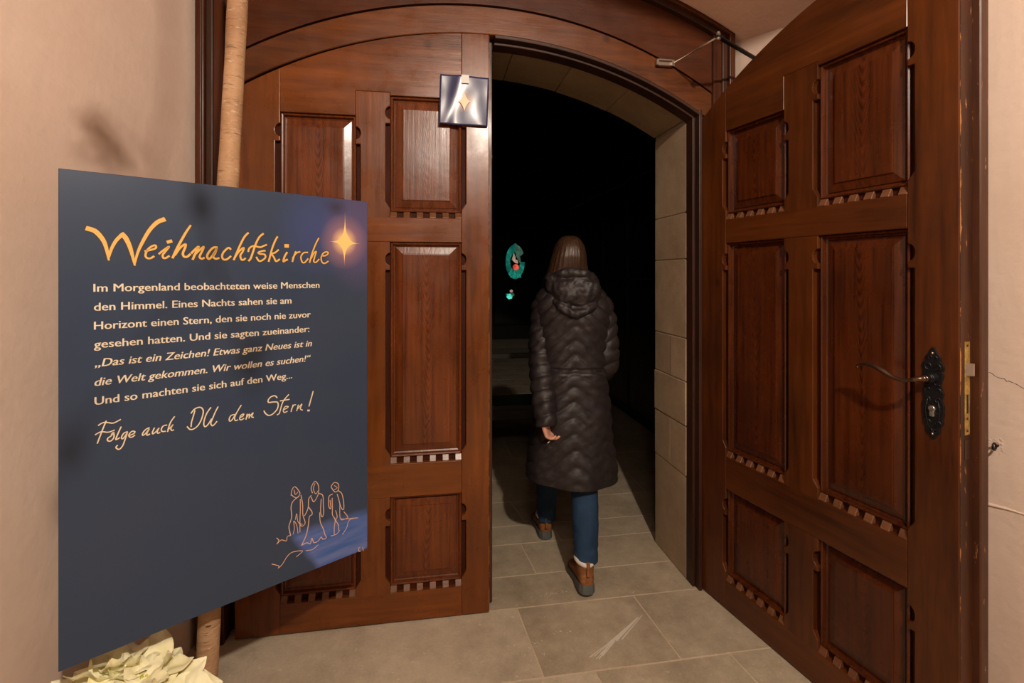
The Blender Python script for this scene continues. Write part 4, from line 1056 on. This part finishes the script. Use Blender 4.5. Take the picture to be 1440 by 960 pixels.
for i in range(NR + 1):
    z, cx_, cy_, rx, ry = cr(prof, i / NR * (len(prof) - 1))
    ring = []
    for k in range(NS):
        q = 2 * PI * k / NS
        c_, s_ = math.cos(q), math.sin(q)
        e = 0.86
        x = math.copysign(abs(c_) ** e, c_) * rx; y = math.copysign(abs(s_) ** e, s_) * ry
        slope = 0.95 if z > 1.0 else 0.78
        ph = z + slope * abs(x + 0.004 * math.sin(z * 9)) + 0.016 * noise.noise(Vector((x * 5, y * 5, z * 4)))
        d = 0.011 * puff(ph, 0.068 if z > 1.0 else 0.072) - 0.005
        if abs(z - 1.005) < 0.008 or abs(z - 0.99) < 0.004: d -= 0.007
        d += 0.0032 * noise.noise(Vector((x * 26, y * 26, z * 40))) + 0.010 * noise.noise(Vector((x * 8, y * 8, z * 6 + 4)))
        edge = min(1.0, (z - 0.46) / 0.05) * min(1.0, (1.46 - z) / 0.08)
        d *= max(0.15, edge)
        hemdip = 0.012 * math.sin(q + 0.5) * max(0, 1 - (z - 0.47) / 0.12) + (0.016 * c_ * -1) * max(0, 1 - (z - 0.47) / 0.12)
        if z < 0.75 and s_ < 0: d += 0.010 * math.sin(c_ * 6 + 1.0) * (0.75 - z) / 0.28
        ring.append(W_(cx_ + x + c_ * d, cy_ + y + s_ * d, z + hemdip))
    rings.append(ring)
loft(bm, rings, cap=False)
coat = mesh_obj('coat', bm, M['coat'], person, smooth=True)
so_ = coat.modifiers.new('thickness', 'SOLIDIFY'); so_.thickness = 0.012; so_.offset = -1
def sleeve(pts, rad, base, name='sleeve'):
    P = smooth_pts([W_(*p) for p in pts], 22); bm = bmesh.new(); rings = []
    up = Vector((0, 1, 0)); n = 56; s_len = 0.0
    for i, p in enumerate(P):
        a = P[max(i - 1, 0)]; b = P[min(i + 1, len(P) - 1)]; t = (b - a).normalized()
        s = t.cross(up).normalized(); up = s.cross(t).normalized()
        if i: s_len += (p - P[i - 1]).length
        f = i / (len(P) - 1) * (len(rad) - 1); j = min(int(f), len(rad) - 2); r = rad[j] * (1 - f + j) + rad[j + 1] * (f - j)
        ring = []
        for k in range(n):
            q = 2 * PI * k / n
            sl = 0.055 if s_len < 0.30 else 0.010
            d = 0.011 * puff(s_len + sl * math.cos(q * 1.0 + 0.4) + base + 0.01 * noise.noise(p * 8), 0.062) - 0.004
            d += 0.006 * noise.noise(Vector((math.cos(q) * 1.4, math.sin(q) * 1.4, s_len * 26)))
            d *= min(1, (len(P) - 1 - i) / 6 + 0.2)
            ring.append(p + (s * math.cos(q) + up * math.sin(q)) * (r + d))
        rings.append(ring)
    loft(bm, rings, cap=False)
    o = mesh_obj(name, bm, M['coat'], person, smooth=True)
    m_ = o.modifiers.new('thickness', 'SOLIDIFY'); m_.thickness = 0.010; m_.offset = -1
    return o
sleeve([(.205, 2.462, 1.372), (.172, 2.455, 1.30), (.153, 2.445, 1.17), (.147, 2.420, 1.03), (.151, 2.36, .90), (.157, 2.31, .81), (.160, 2.288, .752)], [.048, .068, .064, .060, .055, .050, .042], 0.0)
sleeve([(.395, 2.462, 1.372), (.435, 2.462, 1.30), (.462, 2.46, 1.17), (.468, 2.455, 1.05), (.468, 2.50, .985), (.455, 2.58, .99), (.43, 2.68, 1.05)], [.048, .068, .064, .062, .056, .050, .042], 0.02)
# hood lying on the back
bm = bmesh.new()
ball(bm, W_(.308, 2.372, 1.372), 0.10, 30, 20, (1.22, 0.78, 0.92))
ball(bm, W_(.338, 2.36, 1.392), 0.075, 24, 16, (1.20, 0.85, 0.90))
ball(bm, W_(.265, 2.385, 1.405), 0.080, 24, 16, (1.25, 0.75, 0.75))
for pts, r_ in (([(.170, 2.50, 1.405), (.185, 2.40, 1.44), (.25, 2.345, 1.470), (.33, 2.338, 1.472), (.395, 2.38, 1.445), (.41, 2.47, 1.42), (.37, 2.56, 1.43)], 0.023),
                ([(.175, 2.47, 1.37), (.205, 2.355, 1.335), (.265, 2.310, 1.292), (.315, 2.303, 1.280), (.365, 2.325, 1.300), (.405, 2.38, 1.355), (.41, 2.47, 1.39)], 0.021)):
    tube(bm, smooth_pts([W_(*p) for p in pts], 6), r_, 14)
loft(bm, [ell(W_(.290, 2.46, z), rx, ry, 28) for z, rx, ry in ((1.36, .13, .11), (1.42, .118, .105), (1.475, .10, .10), (1.485, .07, .07))])
hood = mesh_obj('hood', bm, M['coat'], person, smooth=True)
rm = hood.modifiers.new('fuse', 'REMESH'); rm.mode = 'VOXEL'; rm.voxel_size = 0.006; rm.use_smooth_shade = True
sm = hood.modifiers.new('soften', 'SMOOTH'); sm.iterations = 5; sm.factor = 0.5
tx = bpy.data.textures.new('hood_folds', 'CLOUDS'); tx.noise_scale = 0.055; tx.noise_depth = 2
dm = hood.modifiers.new('folds', 'DISPLACE'); dm.texture = tx; dm.strength = 0.030; dm.mid_level = 0.5; dm.texture_coords = 'LOCAL'
# hair, a shell open over the face
def hair_mat():
    n = NT('brown_hair'); v = n.coords((1, 1, 0.05), rand=False)
    s = n.noise(v, 150, 4, 0.7)
    n.set(col=n.ramp(s, [(0.3, (0.018, 0.008, 0.005)), (0.55, (0.045, 0.020, 0.010)), (0.8, (0.11, 0.052, 0.026))]), rough=0.36, spec=0.5)
    n.bump(s, 0.6, 0.004); return n.m
bm = bmesh.new(); rings = []
hp = [(1.658, .290, .002, .002), (1.656, .290, .030, .036), (1.640, .290, .054, .066), (1.605, .289, .074, .092), (1.56, .287, .086, .104), (1.53, .284, .091, .104), (1.49, .281, .099, .100), (1.45, .278, .108, .094), (1.41, .274, .112, .088)]
NH = 72
for i in range(61):
    z, cx_, rx, ry = cr(hp, i / 60 * (len(hp) - 1))
    rx += 0.0; ry += 0.0
    ring = []
    gap = 0.9 * min(1, max(0, (1.62 - z) / 0.05))
    for k in range(NH + 1):
        q = PI / 2 + gap + (2 * PI - 2 * gap) * k / NH
        w = 0.0018 * math.sin(q * 23 + 3 * noise.noise(Vector((q, z * 3, 0)))) * min(1, (1.658 - z) / 0.06) + 0.001 * math.sin(q * 51)
        w -= 0.010 * math.exp(-((q - 1.5 * PI - 0.25) / 0.05) ** 2) * min(1, (1.658 - z) / 0.05) * 0.5
        ring.append(W_(cx_ + math.cos(q) * (rx + w), 2.472 + math.sin(q) * (ry + w), z))
    rings.append(ring)
loft(bm, rings, cap=False, closed=False)
hair = mesh_obj('hair', bm, hair_mat(), person, smooth=True)
so_ = hair.modifiers.new('thickness', 'SOLIDIFY'); so_.thickness = 0.014; so_.offset = -1
# jeans
def denim():
    n = NT('blue_denim'); v = n.coords(rand=False)
    f = n.noise(v, 220, 3, 0.7); b_ = n.noise(v, 9, 4)
    n.set(col=n.ramp(n.math('ADD', n.math('MULTIPLY', f, 0.4), n.math('MULTIPLY', b_, 0.6)), [(0.32, (0.009, 0.024, 0.056)), (0.7, (0.023, 0.056, 0.115))]), rough=0.75, spec=0.2)
    n.bump(n.math('ADD', f, n.math('MULTIPLY', b_, 2)), 0.5, 0.004); return n.m
bm = bmesh.new()
def trouser(pts, rad):
    P = smooth_pts([W_(*p) for p in pts], 10); rings = []
    for i, p in enumerate(P):
        f = i / (len(P) - 1) * (len(rad) - 1); j = min(int(f), len(rad) - 2); r = rad[j] * (1 - f + j) + rad[j + 1] * (f - j)
        ring = []
        for k in range(36):
            q = 2 * PI * k / 36
            d = 0.004 * noise.noise(Vector((math.cos(q) * 2, math.sin(q) * 2, p.z * 24))) + 0.005 * noise.noise(Vector((math.cos(q), math.sin(q), p.z * 60))) * max(0, 1 - abs(p.z - 0.22) / 0.14)
            ring.append(Vector((p.x + math.cos(q) * (r + d), p.y + math.sin(q) * (r + d) * 1.05, p.z)))
        rings.append(ring)
    loft(bm, rings, cap=False)
trouser([(.37, 2.49, .86), (.365, 2.455, .70), (.355, 2.415, .50), (.348, 2.33, .32), (.344, 2.285, .20), (.343, 2.268, .150)], [.098, .092, .066, .062, .056, .054])
trouser([(.22, 2.50, .86), (.207, 2.60, .70), (.200, 2.69, .50), (.196, 2.718, .32), (.192, 2.735, .18), (.190, 2.742, .105)], [.098, .092, .066, .060, .054, .052])
ball(bm, W_(.295, 2.48, .88), 0.165, 28, 14, (1.02, 0.68, 0.55))
jeans = mesh_obj('jeans', bm, denim(), person, smooth=True)
so_ = jeans.modifiers.new('thickness', 'SOLIDIFY'); so_.thickness = 0.004; so_.offset = -1
# boots: toe points away from the viewer
suede = NT('brown_suede'); v_ = suede.coords(rand=False); suede.set(col=suede.ramp(suede.noise(v_, 40, 4, 0.7), [(0.3, (0.15, 0.055, 0.018)), (0.7, (0.30, 0.125, 0.045))]), rough=0.8, spec=0.2); suede.bump(suede.noise(v_, 60, 3), 0.4, 0.003)
rubber = plain('grey_rubber_sole', (0.085, 0.095, 0.092), 0.65)
fleece = plain('white_fleece_lining', (0.62, 0.58, 0.54), 0.9)
def boot(heel, yaw, pitch, topz):
    mt = Matrix.Translation(W_(*heel)) @ Matrix.Rotation(yaw, 4, 'Z') @ Matrix.Rotation(pitch, 4, 'X')
    bm = bmesh.new()   # upper, lofted heel to toe
    sec = [(0.004, .020, .030, .085), (0.018, .033, .028, .105), (0.050, .038, .028, .118), (0.085, .037, .028, .112), (0.12, .038, .027, .088), (0.16, .043, .027, .072), (0.20, .045, .027, .060), (0.235, .037, .027, .050), (0.255, .018, .028, .042)]
    rings = []
    for y, hw, zb, zt in sec:
        zc = (zb + zt) / 2; hz_ = (zt - zb) / 2
        rings.append([Vector((math.copysign(abs(math.cos(q)) ** 0.75, math.cos(q)) * hw, y, zc + math.copysign(abs(math.sin(q)) ** 0.8, math.sin(q)) * hz_)) for q in [2 * PI * k / 24 for k in range(24)]])
    loft(bm, rings)
    loft(bm, [ell((0, 0.050, z), rx, ry, 24) for z, rx, ry in ((.05, .036, .044), (.09, .038, .046), (.125, .042, .050), (topz, .045, .052))])
    bmesh.ops.transform(bm, matrix=mt, verts=bm.verts)
    up = mesh_obj('boot', bm, suede.m, person, smooth=True)
    r_ = up.modifiers.new('fuse', 'REMESH'); r_.mode = 'VOXEL'; r_.voxel_size = 0.0045; r_.use_smooth_shade = True
    s_ = up.modifiers.new('soften', 'SMOOTH'); s_.iterations = 4
    bm = bmesh.new()   # sole with raised heel counter
    out = [(0.0, -0.004), (0.022, 0.002), (0.036, 0.022), (0.040, 0.06), (0.038, 0.11), (0.044, 0.16), (0.049, 0.205), (0.040, 0.245), (0.020, 0.266), (0.0, 0.270)]
    loop_ = out + [(-x, y) for x, y in reversed(out[1:-1])]
    rings = []
    for z, sc_ in ((0.0, 0.94), (0.006, 1.0), (0.028, 1.0), (0.044, 0.985)):
        rings.append([Vector((x * sc_, (y - 0.13) * sc_ + 0.13, z - (0.014 * min(1, max(0, (y - 0.06) / 0.08)) if z > 0.04 else 0))) for x, y in loop_])
    loft(bm, rings)
    bmesh.ops.transform(bm, matrix=mt, verts=bm.verts)
    mesh_obj('sole', bm, rubber, up, bevel=0.003, seg=2)
    bm = bmesh.new()   # fleece ring at the top
    tube(bm, [(0.040 * math.cos(q), 0.050 + 0.047 * math.sin(q), topz + 0.004 + 0.006 * math.cos(2 * q)) for q in linspace(0, 2 * PI, 25)], 0.012, 10, False)
    bmesh.ops.transform(bm, matrix=mt, verts=bm.verts)
    mesh_obj('fleece_lining', bm, fleece, up, smooth=True)
    bm = bmesh.new(); box(bm, -0.008, 0.008, -0.014, -0.006, topz - 0.045, topz + 0.018)
    bmesh.ops.transform(bm, matrix=mt, verts=bm.verts)
    mesh_obj('pull_tab', bm, suede.m, up, bevel=0.002)
boot((.343, 2.208, 0.016), R(6), R(-3.4), 0.135)
boot((.190, 2.700, 0.001), R(8), R(0), 0.115)

# ================================================================== CREAM POINSETTIA BELOW THE SIGN
plant = empty('potted_poinsettia', (-1.000, 1.255, 0.0)); tag(plant, 'cream-white poinsettia in a pot crowded under the lower edge of blue sign', 'plant')
def bract_mat(name, a, b):
    n = NT(name); v = n.coords(); f = n.noise(v, 14, 4)
    n.set(col=n.ramp(f, [(0.3, a), (0.7, b)]), rough=0.55, spec=0.3); n.bump(n.noise(n.coords((1, 1, 1)), 60, 4), 0.25, 0.003); return n.m
bmt = bract_mat('cream_bract', (0.84, 0.79, 0.44), (0.92, 0.89, 0.64)); lmt = bract_mat('green_leaf', (0.05, 0.13, 0.025), (0.16, 0.27, 0.06)); ymt = bract_mat('yellow_green_bud', (0.38, 0.48, 0.05), (0.62, 0.58, 0.10))
def leaf_mesh(nm, mat, L_, Wd, fold, droop, lobed):
    bm = bmesh.new(); rows_ = []
    nL, nW = 10, 4
    for i in range(nL + 1):
        t = i / nL
        w = Wd * (math.sin(PI * min(1, t ** 0.8)) ** 0.8) * (1 + (0.14 * math.sin(t * 17) if lobed else 0)) + 0.001
        row = []
        for j in range(-nW, nW + 1):
            x = j / nW * w
            z = fold * abs(x) - droop * t * t * L_ + 0.004 * math.sin(x * 190 + t * 9) * (abs(j) / nW) + 0.0035 * math.sin(t * 14)
            row.append(bm.verts.new((x, t * L_, z)))
        rows_.append(row)
    for a, b in zip(rows_, rows_[1:]):
        for j in range(2 * nW): bm.faces.new([a[j], a[j + 1], b[j + 1], b[j]])
    o = mesh_obj(nm, bm, mat, plant, smooth=True)
    return o
protos = [leaf_mesh('bract', bmt, 0.095, 0.032, 0.25, 0.12, False), leaf_mesh('bract', bmt, 0.085, 0.028, 0.35, 0.35, True), leaf_mesh('bract', bmt, 0.075, 0.026, 0.2, -0.15, False)]
gproto = leaf_mesh('leaf', lmt, 0.10, 0.030, 0.3, 0.5, True)
first = [True] * 4
def put(src, idx, loc, az, tilt, roll, sc_):
    if first[idx]: o = src; first[idx] = False
    else:
        o = src.copy(); link(o, plant)
    o.location = loc; o.rotation_euler = (tilt, roll, az); o.scale = (sc_, sc_, sc_)
    return o
pr_ = random.Random(21)
heads = []
# flower heads over a dome 0.17 m in radius
for k in range(17):
    a = k * 2.39996; r_ = 0.148 * math.sqrt((k + 0.5) / 17)
    x, y = math.cos(a) * r_, math.sin(a) * r_ * 0.50
    z = 0.400 - 0.9 * (x * x + y * y) / 0.17 * 0.55 + pr_.uniform(-0.012, 0.022)
    if x < -0.06: z -= 0.025
    heads.append((x, y, z))
for (x, y, z) in heads:
    n_ = 7; a0 = pr_.uniform(0, 6)
    for j in range(n_):
        az = a0 + j * 2 * PI / n_ + pr_.uniform(-0.25, 0.25)
        i_ = pr_.choice([0, 0, 1, 1, 2])
        if len([1 for c in plant.children]) > 170: break
        put(protos[i_], i_, (x, y, z + pr_.uniform(-0.006, 0.006)), az, pr_.uniform(-0.15, 0.75), pr_.uniform(-0.35, 0.35), pr_.uniform(1.05, 1.4))
    bm = bmesh.new()
    for j in range(5): ball(bm, (x + pr_.gauss(0, 0.006), y + pr_.gauss(0, 0.006), z + 0.010 + pr_.uniform(0, 0.006)), 0.0046, 8, 6, (1, 1, 1.4))
    mesh_obj('bud_cluster', bm, ymt, plant, smooth=True)
    for j in range(2):
        put(gproto, 3, (x * 0.9, y * 0.9, z - 0.045), pr_.uniform(0, 6.28), pr_.uniform(-0.5, 0.1), 0, pr_.uniform(0.8, 1.1))
for (x, y, z) in heads:
    bm = bmesh.new(); tube(bm, smooth_pts([(x * 0.15, y * 0.15, 0.19), (x * 0.6, y * 0.6, 0.28), (x, y, z + 0.006)], 4), 0.0032, 6); mesh_obj('stem', bm, lmt, plant, smooth=True)
terra = plain('cream_glazed_pot', (0.62, 0.54, 0.42), 0.4)
bm = bmesh.new(); loft(bm, [[Vector((math.cos(q) * r_, math.sin(q) * r_, z)) for q in [2 * PI * k / 36 for k in range(36)]] for z, r_ in ((0, .075), (0.005, .080), (0.17, .105), (0.175, .113), (0.205, .115), (0.207, .106), (0.19, .102))]); mesh_obj('pot', bm, terra, plant, smooth=False, bevel=0.002)
bm = bmesh.new(); loft(bm, [ell((0, 0, 0.185), .101, .101), ell((0, 0, 0.192), .09, .09)]); mesh_obj('soil', bm, M['dark_stone'], plant)

# ================================================================== CHURCH INTERIOR
church = empty('wall_church', wp(0, 0), A); tag(church, kind='structure')
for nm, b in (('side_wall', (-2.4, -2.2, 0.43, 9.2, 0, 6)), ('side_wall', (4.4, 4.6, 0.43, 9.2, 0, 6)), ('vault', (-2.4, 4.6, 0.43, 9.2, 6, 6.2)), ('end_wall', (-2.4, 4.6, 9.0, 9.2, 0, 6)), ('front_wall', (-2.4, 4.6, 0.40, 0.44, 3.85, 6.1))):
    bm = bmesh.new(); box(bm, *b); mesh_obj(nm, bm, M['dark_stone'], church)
# dark panelled screen to the right of the passage
for k in range(5):
    for z0_, z1_ in ((0.12, 1.35), (1.42, 2.35), (2.42, 3.6)):
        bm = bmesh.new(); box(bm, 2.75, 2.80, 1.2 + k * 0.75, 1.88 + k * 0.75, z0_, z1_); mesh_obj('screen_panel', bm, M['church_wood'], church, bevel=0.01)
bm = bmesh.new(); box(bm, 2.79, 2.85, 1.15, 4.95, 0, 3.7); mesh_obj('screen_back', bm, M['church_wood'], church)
# bench with an open back, left of the walking person
bench = empty('church_bench', wp(0.78, 1.62), A); tag(bench, 'dark wooden church bench standing in the gloom behind left door', 'bench')
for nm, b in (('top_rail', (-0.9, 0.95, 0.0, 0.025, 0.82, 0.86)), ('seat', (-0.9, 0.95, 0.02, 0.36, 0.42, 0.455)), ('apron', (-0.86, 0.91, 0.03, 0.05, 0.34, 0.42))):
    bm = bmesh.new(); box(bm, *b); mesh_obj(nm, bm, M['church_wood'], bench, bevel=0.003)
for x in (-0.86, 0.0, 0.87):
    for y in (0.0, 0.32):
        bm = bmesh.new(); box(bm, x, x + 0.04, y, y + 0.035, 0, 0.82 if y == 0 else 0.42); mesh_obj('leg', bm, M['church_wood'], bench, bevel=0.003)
# backlit stained glass
def glow(name, col, st):
    n = NT(name); v = n.coords(); f = n.noise(v, 9, 3)
    n.set(col=tuple(c * 0.2 for c in col), rough=0.2, em=n.mix(n.ramp(f, [(0.3, 0.0), (0.7, 1.0)]), tuple(c * 0.35 for c in col), col), ems=st); return n.m
teal = [glow('lit_teal_glass_%d' % i, c, s_) for i, (c, s_) in enumerate((((0.015, 0.26, 0.18), 0.6), ((0.012, 0.18, 0.14), 0.55), ((0.10, 0.24, 0.16), 0.5), ((0.02, 0.34, 0.25), 0.75)))]
redg = glow('lit_red_glass', (0.85, 0.10, 0.06), 1.1); pale = glow('lit_pale_glass', (0.75, 0.50, 0.35), 0.6); aqua = glow('lit_aqua_glass', (0.10, 0.80, 0.62), 1.1)
darkg = plain('unlit_dark_glass', (0.01, 0.012, 0.014), 0.25)
lead = plain('lead_cames', (0.02, 0.02, 0.02), 0.5)
win = empty('window_1', wp(2.63, 8.985, 1.35), A); tag(win, kind='structure')
# lancet opening (width 0.95 m): rim, dark panes around, lit medallion within
def poly_obj(nm, pts, y0, y1, mat, bev=0.0):
    bm = bmesh.new(); prism_xz(bm, pts, y0, y1); return mesh_obj(nm, bm, mat, win, bevel=bev)
lan = [(-0.5, -1.0), (0.5, -1.0)] + [(0.5 * math.cos(q) if 0 else 0.5 - (1 - math.cos(q)) * 1.0, 0.75 + math.sin(q) * 0.9) for q in linspace(0, PI / 3 * 1.0, 8)][0:] + [(-(0.5 - (1 - math.cos(q)) * 1.0), 0.75 + math.sin(q) * 0.9) for q in linspace(PI / 3, 0, 8)][1:]
poly_obj('dark_pane', lan, -0.012, 0.0, darkg)
bm = bmesh.new(); tube(bm, [(x, -0.02, z) for x, z in lan] + [(lan[0][0], -0.02, lan[0][1])], 0.035, 8); mesh_obj('stone_rim', bm, M['dark_stone'], win)
CZ = 0.42
def alm(r):  # pointed almond outline
    P = []
    for k in range(24):
        q = 2 * PI * k / 24 + PI / 2
        x = math.cos(q) * 0.225 * r; z = math.sin(q) * 0.40 * r
        z += 0.03 * r * (1 if abs(math.cos(q)) < 0.15 and math.sin(q) > 0 else 0)
        P.append((x, z + CZ))
    return P
o_, i_ = alm(1.0), alm(0.50)
prw = random.Random(5)
for k in range(24):
    if k in (18, 19): continue           # missing light on the lower right
    j = (k + 1) % 24
    c = ((o_[k][0] + i_[j][0]) / 2, (o_[k][1] + i_[j][1]) / 2)
    q = [(c[0] + (p[0] - c[0]) * 0.955, c[1] + (p[1] - c[1]) * 0.955) for p in (o_[k], o_[j], i_[j], i_[k])]
    m_ = teal[2] if k > 19 else teal[prw.choice([0, 0, 1, 3])]
    poly_obj('lit_pane', q, -0.022, -0.014, m_)
poly_obj('lit_pane', [(-0.08, 0.05 + CZ), (-0.03, 0.20 + CZ), (0.01, 0.10 + CZ), (-0.01, -0.02 + CZ)], -0.022, -0.014, pale)
poly_obj('lit_pane', [(0.0, 0.24 + CZ), (0.12, 0.10 + CZ), (0.14, -0.08 + CZ), (0.09, 0.0 + CZ), (0.03, 0.12 + CZ)], -0.022, -0.014, teal[2])
poly_obj('lit_pane', [(-0.02, 0.06 + CZ), (0.05, 0.04 + CZ), (0.07, -0.04 + CZ), (0.0, -0.03 + CZ)], -0.022, -0.014, pale)
poly_obj('lit_pane', [(0.015 + 0.072 * math.cos(q), -0.125 + CZ + 0.072 * math.sin(q)) for q in linspace(0, 2 * PI * 11 / 12, 12)], -0.022, -0.014, redg)
for k in range(5):
    x = -0.11 + 0.05 * k
    poly_obj('lit_pane', [(x, -0.36 + CZ), (x + 0.042, -0.37 + CZ), (x + 0.042, -0.27 + CZ), (x, -0.26 + CZ)], -0.024, -0.016, teal[3])
for (x, z, r_, m_) in ((-0.13, -0.37, 0.075, aqua), (-0.06, -0.33, 0.045, teal[2]), (-0.09, -0.25, 0.04, pale), (-0.18, -0.33, 0.04, teal[0])):
    poly_obj('lit_pane', [(x + r_ * math.cos(q), z + r_ * 0.9 * math.sin(q)) for q in linspace(0.3, 0.3 + 2 * PI * 5 / 6, 6)], -0.026, -0.015, m_)
